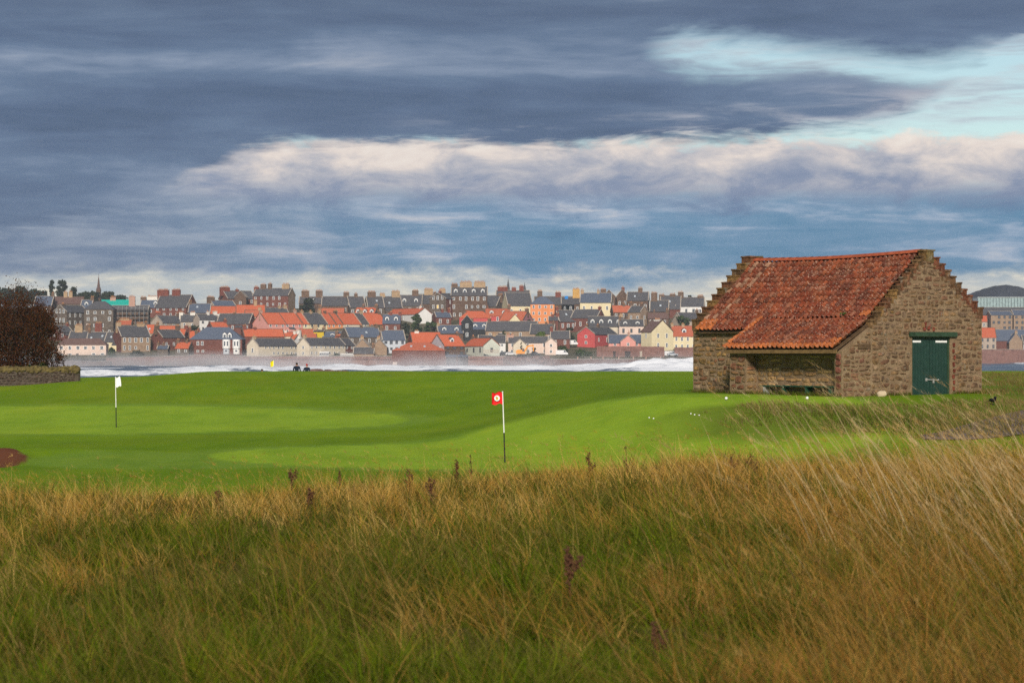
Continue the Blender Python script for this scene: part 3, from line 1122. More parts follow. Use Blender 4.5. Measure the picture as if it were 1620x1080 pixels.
    for k in range(7):
        b.ball((.32 + random.uniform(-.1, .1), 1.7 + random.uniform(-.14, .14), gable_z(.32) + .09), .07, 1, 1, .8, 6, 4, 0, .3)
    b.build('moss_tuft', 'moss', roof)
    # porch beam and eave board
    b = MB()
    b.box(-PD + .02, -PD + .24, .36, 5.01, 1.36, 1.49)
    b.build('porch_beam', 'roof_timber', root)
    b = MB()
    b.box(-PD - .20, -PD - .165, .06, PL + .06, 1.44, 1.565)
    b.build('eave_board', 'eave_board', root)
    b = MB()
    for k in range(9):
        y = .5 + k * .56
        b.prism([(-PD - .12, 1.49), (.0, 2.30), (.0, 2.22), (-PD - .12, 1.41)], 'y', y, y + .09)
    b.build('rafters', 'roof_timber', root)
    # dark strip standing in for the shaded slot between porch wall head and roof
    b = MB()
    b.box(-.62, -.05, -.045, -.006, 1.60, 1.76)
    b.build('slot_shade_strip', 'roof_timber', root)
    # --- door
    frame = MB()
    frame.box(d0 + .003, d0 + .07, .05, .30, -.2, dh - .003)
    frame.box(d1 - .07, d1 - .003, .05, .30, -.2, dh - .003)
    frame.box(d0 + .07, d1 - .07, .05, .30, dh - .08, dh - .003)
    frame.build('door_frame', 'green_lintel_paint', root)
    lt = MB()
    lt.box(d0 - .16, d1 + .26, -.10, .10, dh + .012, dh + .17, 0, .006)
    lt.build('door_lintel', 'green_lintel_paint', root)
    mid = (d0 + d1) / 2
    for a0, a1, side in ((d0 + .075, mid - .006, 0), (mid + .006, d1 - .075, 1)):
        leaf = MB()
        leaf.box(a0, a1, .12, .15, -.16, dh - .09)
        door = leaf.build('door', 'green_door_paint', root)
        npk = 6
        for k in range(npk):
            x0 = a0 + (a1 - a0) * k / npk
            x1 = a0 + (a1 - a0) * (k + 1) / npk
            b = MB()
            dd = random.uniform(0, .008)
            b.box(x0 + .006, x1 - .006, .085 - dd, .118, -.16, dh - .095 - random.uniform(0, .01))
            b.build('plank', 'green_door_paint', door)
        b = MB()
        if side == 0:
            b.box(a0 + .02, a0 + .42, .068, .076, dh - .20, dh - .13)
        else:
            b.box(a1 - .58, a1 - .02, .068, .076, dh - .20, dh - .13)
        b.build('hinge_plate', 'white_paint', door)
        if side == 1:
            b = MB()
            b.cyl((mid - .20, .055, .52), (mid + .36, .055, .50), .018, n=6)
            b.box(mid - .22, mid - .14, .05, .078, .47, .57)
            b.box(mid + .14, mid + .19, .04, .078, .40, .55)
            b.ball((mid + .40, .06, .505), .035, nu=6, nv=4)
            b.build('door_bolt', 'galvanised', door)
    # red brick patching on the door's right jamb
    bb = MB()
    bb.box(-.05, .05, -.03, .02, -.06, .06, 0, .008)
    bme = bb.mesh('brick', 'rubble_stone')
    for k, (x, z) in enumerate([(3.99, .20), (4.01, .42), (3.98, .62), (4.02, .83), (3.99, 1.05), (4.03, 1.30), (3.98, 1.52), (4.0, 1.74), (2.55, 2.30), (2.75, 2.32), (3.0, 2.29), (2.8, 2.45), (2.6, 2.46)]):
        o = link('brick', bme, wall, (x, -.01, z), (0, random.uniform(-.15, .15), 0), (random.uniform(.8, 1.3), 1, random.uniform(.8, 1.2)))
        o.color = (.26, .075, .05, 1)
    return root


build_barn()

# ------------------------------------------------------------------ house kit
def window_meshes(key, frame_mat, bar=True):
    f = MB()
    t = .13
    f.box(-.5, .5, -.10, .02, -.5, -.5 + t * .7)
    f.box(-.5, .5, -.10, .02, .5 - t * .7, .5)
    f.box(-.5, -.5 + t, -.10, .02, -.5 + t * .7, .5 - t * .7)
    f.box(.5 - t, .5, -.10, .02, -.5 + t * .7, .5 - t * .7)
    if bar:
        f.box(-.5 + t, .5 - t, -.07, .0, -.03, .03)
    return f.mesh('window', frame_mat)


WIN = {'white': window_meshes('white', 'white_paint'), 'stone': window_meshes('stone', 'stone_trim'), 'dark': window_meshes('dark', 'door_dark', False)}
_p = MB()
_p.box(-.38, .38, -.03, .005, -.42, .42)
PANE = _p.mesh('pane', 'window_glass')
LITPANE = _p.mesh('pane', 'lit_glass')
_d = MB()     # dormer: front at y=-1, body runs back into the slope
_d.prism([(-.5, 0), (.5, 0), (.5, .95), (0, 1.35), (-.5, .95)], 'y', -1.0, 1.0, 0)
_d.prism([(-.60, .88), (0, 1.36), (0, 1.48), (-.66, .92)], 'y', -1.08, 1.0, 1)
_d.prism([(.60, .88), (.66, .92), (0, 1.48), (0, 1.36)], 'y', -1.08, 1.0, 1)
DORMER = _d.mesh('dormer', ['white_paint', 'slate'])
_s = MB()
_s.box(-.45, .45, -.06, .05, -.6, .6)
SKYLIGHT = _s.mesh('skylight', mat('skylight_glass', (.45, .50, .55), .1, 1, rough=.2, spec=.5, bump=0))
_dr = MB()
_dr.box(-.5, .5, -.06, .02, 0, 2.0)
DOOR = _dr.mesh('door', 'door_dark')

SLATES = {'slate', 'blue_slate', 'brown_slate', 'tarpaulin'}


def house(label, x0, x1, yb, ye, yr, g, wall, roof, win=None, gwin=None, gw=None, chim=(), dorm=0, sky=0, hip=False, Y=None,
          far=False, style='white', name='house', cat='house', door=0, lit=None, skew=True, D=None, L=None, wz=(.30, .50), group=None, ww=1.1):
    Y = Y or (harbour_y(yb) if far else town_y(yb))
    s = Y / FPX
    Wd = (x1 - x0) * s
    he, hr = (yb - ye) * s, (ye - yr) * s
    ag = abs(g)
    if ag >= .999:
        Dd, Ld, th = Wd, (L or 9.0), PI / 2
    else:
        Dd = D or min(12.0, max(5.0, 2 * hr / math.tan(math.radians(40))))
        sn = ag * Wd / Dd
        if sn > .88:
            Dd = ag * Wd / .88
            sn = .88
        th = math.asin(sn)
        Ld = (1 - ag) * Wd / math.cos(th)
    rz = th if g <= 0 else -th
    Yc = Y + (Ld * math.sin(th) + Dd * math.cos(th)) / 2
    k = Yc / FPX
    root = thing(name, label, cat, (((x0 + x1) / 2 - 810) * k, Yc, EYE + (HZ - yb) * k), rz, group)
    hx, hy = Ld / 2, Dd / 2
    # walls: side faces, then gables with their own slot
    w = MB()
    zb = -3.5
    w.poly([(-hx, -hy, zb), (hx, -hy, zb), (hx, -hy, he), (-hx, -hy, he)], 0)
    w.poly([(hx, hy, zb), (-hx, hy, zb), (-hx, hy, he), (hx, hy, he)], 0)
    top = he + hr - .12
    for sx in (-1, 1):
        pts = [(sx * hx, -sx * -hy, zb), (sx * hx, -sx * hy, zb), (sx * hx, -sx * hy, he)]
        pts += ([] if hip else [(sx * hx, 0, top)]) + [(sx * hx, sx * hy, he)]
        w.poly(pts, 1)
    if hip:
        w.poly([(-hx, -hy, he), (hx, -hy, he), (hx, hy, he), (-hx, hy, he)], 0)
    wo = w.build('wall', [wall, gw or wall], root)
    # roof
    r = MB()
    oe, ov, t = .28, (.10 if not hip else .28), .16
    if hip:
        ins = min(hy, hx * .75)
        e = [(-hx - oe, -hy - oe, he - .08), (hx + oe, -hy - oe, he - .08), (hx + oe, hy + oe, he - .08), (-hx - oe, hy + oe, he - .08)]
        a, b = (-hx + ins, 0, he + hr), (hx - ins, 0, he + hr)
        r.poly([e[0], e[1], b, a])
        r.poly([e[1], e[2], b])
        r.poly([e[2], e[3], a, b])
        r.poly([e[3], e[0], a])
        r.poly([e[3], e[2], e[1], e[0]])
    else:
        dz = oe * hr / hy
        for sy in (-1, 1):
            r.prism([(sy * (hy + oe), he - dz), (0, he + hr), (0, he + hr - t), (sy * (hy + oe), he - dz - t)], 'x', -hx - ov, hx + ov, 0)
        r.box(-hx - ov, hx + ov, -.14, .14, he + hr - .03, he + hr + .10, 1)
        if skew:
            for sx in (-1, 1):
                for sy in (-1, 1):
                    xa, xb = (sx * (hx + ov) - .16, sx * (hx + ov) + .16)
                    r.prism([(sy * (hy + oe * .6), he - dz * .6 + .005), (0, he + hr + .005), (0, he + hr + .2), (sy * (hy + oe * .6), he - dz * .6 + .2)], 'x', xa, xb, 1)
    trim = {'slate': 'stone_trim', 'blue_slate': 'stone_trim', 'brown_slate': 'roof_timber'}.get(roof, 'chimney_brown')
    if roof == 'tarpaulin':
        trim = roof
    ro = r.build('roof', [roof, trim], root)

    def put_window(px, py, pz, ww_, wh, rot, kind=style, litp=False):
        o = link('window', WIN[kind], root, (px, py, pz), (0, 0, rot), (ww_, 1, wh))
        link('pane', LITPANE if litp else PANE, o)
    if win:
        rows, cols = win
        sh = he / rows
        for i in range(rows):
            for j in range(cols):
                px = -hx + Ld * (j + .5 + random.uniform(-.06, .06)) / cols
                if door and i == 0 and j == door - 1:
                    link('door', DOOR, root, (px, -hy, 0), None, (1, 1, min(1, sh / 2.6)))
                    continue
                if random.random() < .10:
                    continue
                hh = min(1.9, sh * wz[1] * 1.05) * random.choice((1, 1, .9, .72))
                put_window(px, -hy, sh * (i + wz[0] + wz[1] / 2), min(ww, Ld / cols * .46) * random.uniform(.8, 1.1), hh, 0, litp=(lit == ('f', i, j)))
    if gwin:
        rows, cols = gwin
        sx = -1 if g <= 0 else 1
        sh = he / max(1, rows if rows < 3 else rows - .5)
        for i in range(rows):
            for j in range(cols):
                py = -hy * .8 + Dd * .8 * (j + .5) / cols
                pz = sh * (i + .55)
                if pz > he + hr * .6:
                    continue
                put_window(sx * hx, py, pz, min(ww, Dd / cols * .4), min(1.8, sh * .5), sx * PI / 2, litp=(lit == ('g', i, j)))
    mx = (x0 + x1) / 2
    if not chim and not hip and ag < .999 and roof != 'tarpaulin' and not far:
        cmr = {'red_sandstone': 'chimney_red', 'white_harl': 'chimney_white', 'yellow_cream': 'chimney_tan', 'cream_harl': 'chimney_tan', 'pink_paint': 'chimney_pink'}.get(wall, 'chimney_brown')
        chim = [(mx + (x1 - x0) * random.choice((-.46, .46)) * (1 - ag), random.uniform(4, 6), random.uniform(3, 5), cmr)]
        if random.random() < .4:
            chim.append((mx + (x1 - x0) * random.uniform(-.2, .2), random.uniform(3, 5), random.uniform(2.5, 4), cmr))
    for (cx, cw, ch, cm) in chim:
        b = MB()
        wdt, hgt = max(.7, cw * s), ch * s
        if ag >= .999:
            lx, ly, dx, dy = -hx + .5, (cx - mx) * s * -1, .45, wdt / 2
            if g > 0:
                lx = hx - .5
                ly = (cx - mx) * s
        else:
            lx = max(-hx + .1, min(hx - .1, (cx - mx) * s / max(.3, math.cos(th)) * (1 - .0)))
            ly, dx, dy = 0, wdt / 2, .55
        zt = he + hr + hgt
        b.box(lx - dx, lx + dx, ly - dy, ly + dy, he + hr * .3, zt - .25, 0)
        b.box(lx - dx - .1, lx + dx + .1, ly - dy - .1, ly + dy + .1, zt - .25, zt, 0)
        n = max(1, int(max(wdt, .9) / .55))
        for q in range(n):
            f = (q + .5) / n * 2 - 1
            px, py = (lx + f * dx * .85, ly) if ag < .999 else (lx, ly + f * dy * .85)
            hp = random.uniform(.45, .85)
            b.cyl((px, py, zt - .01), (px, py, zt + hp), .17, .14, 6, 1)
        b.build('chimney', [cm, 'terracotta'], root)
    if not hip and ag < .6 and Ld > 7 and he > 2.2 and random.random() < .38 and not far:
        # a small lean-to or porch against the front
        lw, lh, lp = random.uniform(2.0, 3.6), min(he * .7, random.uniform(2.0, 2.8)), random.uniform(1.2, 2.2)
        lx = random.uniform(-hx + lw, hx - lw) if hx > lw else 0
        b = MB()
        b.box(lx - lw / 2, lx + lw / 2, -hy - lp, -hy - .01, -3.0, lh * .8)
        lo = b.build('lean_to', wall, root)
        b = MB()
        b.prism([(-hy - lp - .15, lh * .76), (-hy - .01, lh * 1.12), (-hy - .01, lh * 1.2), (-hy - lp - .15, lh * .84)], 'x', lx - lw / 2 - .12, lx + lw / 2 + .12)
        b.build('lean_to_roof', random.choice([roof, 'slate', 'old_red_tile']), lo)
    if dorm:
        for j in range(dorm):
            px = -hx + Ld * (j + .5) / dorm
            sc = min(1.7, Ld / dorm * .62)
            f = .42
            o = link('dormer', DORMER, root, (px, -hy * (1 - f) + .55, he + hr * f - .75), None, (sc, 1, min(1.5, hr * .40)))
            link('pane', PANE, o, (0, -1.0, .48), None, (.85, 1, .9))
    if sky:
        pitch = math.atan2(hr, hy)
        for j in range(sky):
            px = -hx + Ld * (j + .5 + random.uniform(-.15, .15)) / sky
            f = random.uniform(.35, .6)
            link('skylight', SKYLIGHT, root, (px, -hy * (1 - f) - .1 * math.sin(pitch), he + hr * f + .1), (pitch - PI / 2, 0, 0), (.9, 1, 1))
    return root


def terrace(segs, x0, gx, yb, ye, yr, far=False):
    """houses in one row seen obliquely: gable of the first shows from x0 to gx, fronts follow; segs = (label, x_end, wall, roof, win, extra)"""
    Y = town_y(yb)
    s = Y / FPX
    hr = (ye - yr) * s
    Dd = min(12.0, max(5.0, 2 * hr / math.tan(math.radians(40))))
    sn = (gx - x0) * s / Dd
    if sn > .8:
        Dd = (gx - x0) * s / .8
        sn = .8
    th = math.asin(sn)
    cs = math.cos(th)
    a = gx
    for label, b, wall, roof, win, extra in segs:
        g = -(gx - x0) / (gx - x0 + b - a)
        # shift the copy along the row: depth grows to the right
        dep = (a - gx) * s / cs * sn
        h = house(label, a - (gx - x0), b, yb, ye, yr, g, wall, roof, win, Y=Y, D=Dd, **extra)
        k = (Y + dep) / Y
        h.location = (h.location.x * k, h.location.y + dep, EYE + (h.location.z - EYE) * k)
        a = b


# ------------------------------------------------------------------ the town, front to back, left to right
R, SL, BS = 'red_tile', 'slate', 'blue_slate'
H = house
# ---- shore row, left
H('long pale harled house with a brown roof, next to the bare brown bush', 93, 170, 567, 545, 535, 0, 'pale_pink', 'brown_slate', (2, 6), hip=True, door=3, ww=1.6, Y=915)
H('low slate roofed house with skylights behind the long brown roofed house', 140, 174, 548, 540, 525, 0, 'grey_stone', SL, sky=2)
H('small cream cottage under a slate roof with two skylights, on the left shore', 168, 204, 553.5, 540, 525, .1, 'yellow_cream', SL, (1, 3), sky=2, gwin=(1, 1))
H('grey terrace with tall white bay windows and a red end gable on the left shore', 177, 239, 556, 531.5, 514.5, -.32, 'tan_stone', SL, (2, 5), gw='red_sandstone', chim=[(189, 8, 5, 'chimney_tan'), (221, 12, 3, 'chimney_tan')], wz=(.12, .74))
H('dark red sandstone house with slate roof and two dark end chimneys', 240, 291, 553, 533, 521, -.42, 'red_sandstone', SL, (1, 3), chim=[(247, 7, 6, 'chimney_brown'), (279, 7, 6, 'chimney_brown')], wz=(.15, .6))
H('tiny lean shed with a blue slate roof in front of the dark red house', 250, 267, 557, 551, 546, 0, 'grey_stone', BS, Y=912)
H('small stone outhouse with bright red roof beside the villa with white bays', 278, 306, 561, 550, 541, .2, 'grey_stone', R, (1, 2), Y=908)
v = H('red sandstone villa with hipped blue slate roof and white bay windows', 303, 386, 560, 536.5, 517, 0, 'red_sandstone', BS, hip=True, chim=[(311, 6, -6, 'chimney_brown'), (339, 5, -5, 'chimney_red')], Y=913)


def villa_bays(root):
    s = 913 / FPX
    hy = max(5, min(12, 2 * (536.5 - 517) * s / math.tan(math.radians(40)))) / 2
    for px in (361, 377):
        x = (px - 344.5) * s
        b = MB()
        b.prism([(x - 1.55, -hy), (x - 1.0, -hy - .9), (x + 1.0, -hy - .9), (x + 1.55, -hy)], 'z', 2.3, 5.9)
        bay = b.build('bay_window', 'white_paint', root)
        for dx in (-.55, .55):
            link('pane', PANE, bay, (x + dx, -hy - .9, 4.2), None, (.75, 1, 2.2))
        c = MB()
        c.prism([(x - 1.3, -hy), (x - .9, -hy - .6), (x + .9, -hy - .6), (x + 1.3, -hy)], 'z', 0, 2.1)
        p = c.build('porch', 'pale_blue' if px == 361 else 'white_paint', root)
        link('pane', PANE, p, (x, -hy - .6, 1.3), None, (1.2, 1, .8))
    for px in (358, 366):
        x = (px - 344.5) * s
        o = link('dormer', DORMER, root, (x, -hy + 1.6, 6.4), None, (1.5, 1, 1.7))
        link('pane', PANE, o, (0, -1.0, .48), None, (.8, 1, .9))
    for px, z in ((316, 4.3), (323, 4.3), (316, 1.2), (324, 1.2)):
        o = link('window', WIN['white'], root, ((px - 344.5) * s, -hy, z), None, (1.0, 1, 1.6 if z > 2 else 1.0))
        link('pane', PANE, o)


villa_bays(v)
H('long cream two storey terrace with slate roof on the sea wall, left of its twin', 393, 469, 563.5, 546, 535, -.27, 'cream_harl', SL, (2, 9), gwin=(1, 1), style='white', wz=(.38, .42))
terrace([('long cream two storey terrace with slate roof above the golfers', 545, 'cream_harl', SL, (2, 8), dict(gwin=(2, 1), wz=(.38, .42))),
         ('dark red end house joined to the long cream terrace', 562, 'red_sandstone', SL, (2, 2), dict())], 472, 493, 563.5, 545, 534)
H('small white gabled house between the two long cream terraces', 457, 482, 550, 540, 527, .68, 'white_harl', R, gwin=(1, 1))
H('long red roofed dark stone range behind the left cream terrace', 381, 450, 550, 531, 520, -.12, 'red_sandstone', R, (1, 5), gw='red_sandstone')
H('low red roofed cottage tucked left of the white gable', 446, 476, 545, 531, 525, 0, 'cream_harl', R, chim=[(452, 4, 2, 'chimney_white')])
H('cream cottage with plum red roof right of the white gable', 472, 502, 542, 533, 520, -.16, 'cream_harl', 'old_red_tile')
H('bright mustard yellow painted house end among red roofs', 497, 513, 541, 524, 521.5, 0, 'mustard_paint', SL)
H('low blue slate roof with a small white dormer right of the mustard house', 511, 542, 541, 532, 524, 0, 'grey_stone', BS, dorm=1)
H('small cottage with orange tiled roof above the right end of the cream terrace', 530, 556, 544, 535, 528, .15, 'tan_stone', 'old_red_tile')
H('first tan stone gable house by the shore with a chimney on its apex', 562, 587, 561, 549, 536, -1, 'tan_stone', BS, chim=[(574, 5, 4, 'chimney_tan')], gwin=None, Y=912)
H('second tan stone gable house by the shore, beside the pale blue house', 589, 613, 561, 549, 536, -1, 'tan_stone', BS, chim=[(600, 5, 3, 'chimney_tan')], Y=914)
H('low grey slate lean-to at the foot of the tan gables', 560, 592, 563, 558, 549, 0, 'tan_stone', SL, Y=904, D=5)
H('pale blue white house with blue slate roof left of the red warehouse', 598, 642, 557, 537, 522, -.2, 'pale_blue', BS, (2, 4), style='dark')
H('long blue slate roof with grey stone gable and one skylight', 538, 604, 547, 532, 517, -.23, 'grey_stone', BS, (1, 4), sky=1)
H('broad red stone warehouse with hipped red roof standing in the surf', 621, 705, 586, 554, 541, 0, 'red_sandstone', 'old_red_tile', hip=True, Y=899.5, D=13, chim=(), sky=4)
H('red roofed range behind the warehouse with a tall white chimney', 645, 700, 560, 540, 525, -.15, 'red_sandstone', R, chim=[(659, 7, 1.5, 'chimney_white')], Y=921)
H('lavender gabled house with red roof and blue windows on the sea wall', 680, 736, 563, 546, 529, -.42, 'brown_stone', R, (2, 3), gw='lavender_harl', dorm=1, sky=1, style='dark', ww=2.0, Y=907)
H('pale green harled house with red roof and fenced balcony gable', 734, 791, 563, 546, 534.5, .45, 'pale_green', R, (1, 3), gwin=(1, 1), style='dark', Y=905)
H('off white two storey house with slate roof behind the parked cars', 757, 800, 561.5, 541, 530, 0, 'white_harl', SL, (2, 4), chim=[(782, 5, 2, 'chimney_tan')], Y=922)
H('pink cream cottage row with slate roof behind the orange excavator', 804, 867, 561, 541, 532, 0, 'pale_pink', SL, (2, 5), chim=[(804, 6, 3, 'chimney_pink'), (810, 5, 3, 'chimney_pink')], Y=922)
H('cream gabled wing behind the small dark conifer', 812, 833, 561, 545, 536, -1, 'cream_harl', SL, L=6, Y=916)
H('pale pink gabled wing at the end of the cottage row', 862, 881, 561, 542, 534.5, -1, 'pale_pink', SL, L=7, gwin=(2, 1), Y=915)
# ---- second rank, centre
terrace([('pink house with wide pink gable and red roof, first of the oblique terrace', 453, 'pink_paint', R, (2, 3), dict()),
         ('second pink house with red roof in the oblique terrace', 480, 'pink_paint', R, (2, 3), dict(door=2)),
         ('narrow cream house with red roof next to the pink houses', 491, 'yellow_cream', R, (2, 1), dict()),
         ('cream house with grey slate roof in the oblique terrace', 519, 'yellow_cream', SL, (2, 3), dict(style='dark')),
         ('orange painted house with red roof in the oblique terrace', 533, 'orange_paint', R, (2, 2), dict()),
         ('narrow orange house with red roof beside a stone chimney', 544, 'orange_paint', R, (2, 1), dict()),
         ('house with the broadest red roof of the oblique terrace', 573, 'cream_harl', R, (2, 2), dict()),
         ('house with narrow slate roof between two red roofs', 585, 'cream_harl', SL, (2, 1), dict()),
         ('orange end house with red roof closing the oblique terrace', 614, 'orange_paint', R, (2, 3), dict())], 399, 426, 528, 511.5, 494)
H('dark brick house with slate mansard and two white dormers beside the trees', 606, 634, 528, 511, 497, 0, 'red_sandstone', BS, (1, 2), dorm=2, skew=False)
H('red roofed house half hidden left of the villa chimney', 297, 323, 548, 536, 523, -.2, 'red_sandstone', R)
H('dark red gable house with short orange roof above the villa', 326, 363, 534, 519.5, 509, -.36, 'red_sandstone', R)
H('white fronted house with slate roof and tan gable above the villa', 306, 346, 526, 505, 496.5, -.3, 'white_harl', SL, (2, 3), gw='tan_harl', style='dark')
H('long dark red house with broad slate roof and small white windows', 344, 404, 526, 511.5, 495.5, .12, 'red_sandstone', SL, (1, 7), chim=[(371, 4, 1, 'chimney_brown')])
H('grey harled house with slate roof and broad pale gable on the left', 240, 290, 520, 510, 499, -.42, 'tan_harl', SL, (1, 3))
H('grey harled house with slate roof right of the broad pale gable', 285, 312, 521, 508, 497, -.1, 'tan_harl', SL, (1, 2), chim=[(286, 6, 3, 'chimney_white'), (305, 8, 3, 'chimney_white')])
H('small red roof with one skylight above the dark red house', 230, 245, 534, 526, 513, 0, 'tan_stone', R, sky=1)
H('strip of red roof behind the dark red sandstone house', 248, 284, 531, 522, 515, 0, 'tan_stone', R)
H('red roofed cottage left of the dark bushes', 281, 297, 536, 528, 519.5, .2, 'red_sandstone', R)
H('red roofed cottage behind the grey bay windowed terrace', 182, 209, 526, 512.5, 505.5, 0, 'tan_stone', 'old_red_tile', chim=[(195, 20, 1, 'chimney_tan')])
H('red sandstone house with tall gable window, behind the bare bush', 79, 114, 538, 524, 514.5, -.5, 'red_sandstone', SL, (1, 2), gwin=(1, 1))
H('low slate roof with a broad tan chimney left of the skylights', 111, 142, 541, 535, 524, .05, 'grey_stone', SL, chim=[(125, 12, 10, 'chimney_tan')])
H('slate roofed cottage with a red stone stack behind the skylit roofs', 134, 160, 540, 532, 523, 0, 'brown_stone', SL, chim=[(140, 8, 9, 'chimney_brown'), (156, 11, 12, 'chimney_red')])
H('four storey grey stone tenement with big left gable', 88, 137, 529, 493, 482.5, -.48, 'grey_stone', SL, (3, 4), gwin=(3, 3), chim=[(103, 6, 2, 'chimney_brown')])
H('tall grey stone tenement with hipped slate roof and white windows', 136, 182, 530, 489, 476, 0, 'grey_stone', SL, (4, 4), hip=True, wz=(.2, .56))
H('blue roofed house with a white window above the bare bush', 57, 85, 500, 483, 468, 0, 'brown_stone', BS, (1, 2))
H('stone house behind the big gabled tenement with two tan chimney pots', 83, 133, 496, 480, 469, 0, 'grey_stone', 'brown_slate', (1, 5), chim=[(104, 6, 7, 'chimney_tan'), (112, 6, 7, 'chimney_tan')])
H('blue slate roof with a white dormer left of the turquoise sheeting', 130, 147, 497, 486, 474, 0, 'brown_stone', BS, dorm=1)
H('building with turquoise sheeting over its roof', 161, 205, 500, 488, 474, 0, 'grey_stone', 'tarpaulin', chim=[(179, 9, 4, 'chimney_pink')], skew=False, hip=False)
H('stone house under scaffolding right of the turquoise roof', 178, 236, 511, 492, 483, 0, 'brown_stone', SL, (2, 6), style='dark', chim=[(209, 10, 14, 'chimney_pink')])
H('dark red house with blue slate roof, white dormer and long white ridge wall', 224, 271, 500, 486, 473, 0, 'red_sandstone', BS, (1, 4), dorm=1, chim=[(227, 9, 3, 'chimney_brown'), (241, 16, 4, 'chimney_white')])
H('tall dark red tenement with two broad red chimneys on the left skyline', 246, 312, 502, 486, 466, .2, 'red_sandstone', SL, (2, 5), chim=[(257, 20, 8, 'chimney_red'), (279, 14, 8, 'chimney_red')])
H('blue black slate roof below the left skyline tenement', 300, 334, 509, 494, 480, 0, 'grey_stone', BS, sky=1)
H('white walled house with a long red roof and white chimneys', 323, 375, 509, 495, 484, -.1, 'white_harl', R, (1, 4), chim=[(341, 12, -5, 'chimney_white'), (329, 9, -8, 'chimney_tan')])
H('grey gabled house with blue slate roof and dark chimney on the skyline', 328, 373, 498, 484, 475, -.3, 'tan_harl', BS, chim=[(334, 13, 5, 'chimney_brown')])
H('red sandstone mansion with a broad crenellated chimney', 346, 404, 493, 472, 459.5, -.3, 'red_sandstone', SL, (2, 4), chim=[(357, 17, 5, 'chimney_red'), (375, 5, 2, 'chimney_red')])
H('brown gabled cross wing of the red mansion', 372, 391, 492, 470, 460, -1, 'brown_stone', SL, gwin=(1, 1), L=7, Y=1090)
H('three storey red tenement with four chimneys on the skyline', 400, 467, 497, 467, 455.5, .13, 'red_sandstone', SL, (3, 6), gw='tan_stone', chim=[(404, 8, 2, 'chimney_red'), (416, 9, 6, 'chimney_brown'), (427, 6, 7, 'chimney_brown'), (453, 12, 6, 'chimney_tan')])
H('cream house with red roof below the red mansion', 372, 421, 513, 497, 482, -.08, 'cream_harl', R, (1, 3), chim=[(404, 5, 7, 'chimney_tan')])
H('low red roof in front of the cream house, by a dark bush', 388, 412, 517, 500, 490, 0, 'cream_harl', 'old_red_tile')
H('cream gabled house with grey roof behind the pink terrace', 409, 456, 508, 494, 486.5, -.2, 'cream_harl', SL)
H('dark blue slate roof behind the middle of the oblique terrace', 512, 547, 506, 499, 493, .1, 'tan_stone', BS)
H('red tiled house with small dormers behind the oblique terrace', 560, 601, 509, 498, 486, .2, 'brown_stone', R, dorm=3)
H('plum roofed cottage left of the hidden garden', 505, 545, 508, 494, 487, 0, 'brown_stone', 'old_red_tile')
# ---- skyline, centre
H('dark stone house with two chimneys right of the dark tree', 474, 517, 498, 479, 469, 0, 'brown_stone', SL, (1, 3), dorm=1, chim=[(483, 12, 9, 'chimney_brown'), (505, 11, 9, 'chimney_brown')])
H('long dark roofed stone house on the central skyline', 510, 552, 499, 483, 468.5, 0, 'brown_stone', SL, (1, 4), chim=[(548, 9, 6, 'chimney_brown')])
H('grey gabled house with finial on the central skyline', 544, 580, 500, 486, 468.5, -.32, 'grey_stone', SL, (1, 3), chim=[(563, 5, 4, 'chimney_brown')])
H('grey skylit slate house with a thick chimney on the central skyline', 575, 609, 500, 486, 468.5, -.25, 'grey_stone', SL, (1, 2), sky=1, chim=[(588, 13, 7, 'chimney_brown')])
H('slate house with a low tan chimney on the central skyline', 599, 637, 499, 486, 468.5, -.2, 'grey_stone', SL, sky=1, chim=[(605, 8, 4, 'chimney_tan'), (626, 13, 8, 'chimney_tan')])
H('dormered slate house above the white gable', 631, 668, 497, 483, 466.5, 0, 'grey_stone', SL, (1, 3), dorm=2, chim=[(657, 10, 7, 'chimney_brown')])
H('white house with long red roof and crow foot white gable among trees', 609, 685, 511, 496.5, 487.5, .28, 'white_harl', R, (1, 3), chim=[(667, 2, 3, 'chimney_white')])
H('slate roofed skyline block with three brown chimneys', 662, 718, 495, 480, 465, 0, 'brown_stone', SL, (1, 4), chim=[(678, 14, 8, 'chimney_tan'), (700, 10, 8, 'chimney_tan'), (688, 5, 3, 'chimney_brown')])
H('tall tenement with one lit yellow window and a red right face', 680, 730, 507, 472, 463.5, -.53, 'red_sandstone', SL, (3, 2), gwin=(3, 3), gw='grey_stone', lit=('g', 1, 1), wz=(.22, .55))
H('grand stone block with four white dormers and flat broad chimneys', 714, 771, 505, 467, 453, 0, 'brown_stone', SL, (3, 6), dorm=4, chim=[(719, 10, 4, 'chimney_brown'), (737, 19, 7, 'chimney_tan'), (759, 18, 7, 'chimney_tan')])
H('small dark red house with blue slate roof under the lit tenement', 684, 714, 517, 501, 493, -.22, 'red_sandstone', BS, (1, 2))
H('blue slate roof with two white dormers above the red roofed shore range', 689, 733, 538, 526, 514, -.12, 'brown_stone', BS, dorm=2, chim=[(693, 4, 3, 'chimney_tan')])
H('narrow black and white tower house with a pointed white gable', 730, 748, 537, 509, 498.5, -1, 'dark_paint', SL, gwin=(2, 1), L=6)
H('dark house with white arched dormers beside the black tower house', 745, 773, 530, 520, 509, 0, 'dark_paint', BS, dorm=2)
H('red hipped roof house above the black tower house', 727, 777, 518, 503, 492, 0, 'red_paint', R, hip=True)
H('steep red roofed house under the grand stone block', 733, 773, 505, 491, 480, -.1, 'red_sandstone', 'old_red_tile', sky=2)
H('red roofed house with two white dormers, right of the steep red roof', 768, 807, 511, 499, 488, 0, 'red_paint', 'old_red_tile', (1, 3), dorm=2)
H('mauve gabled house with red roof below the spire', 790, 843, 515, 506, 492, .3, 'mauve_paint', 'old_red_tile', sky=1)
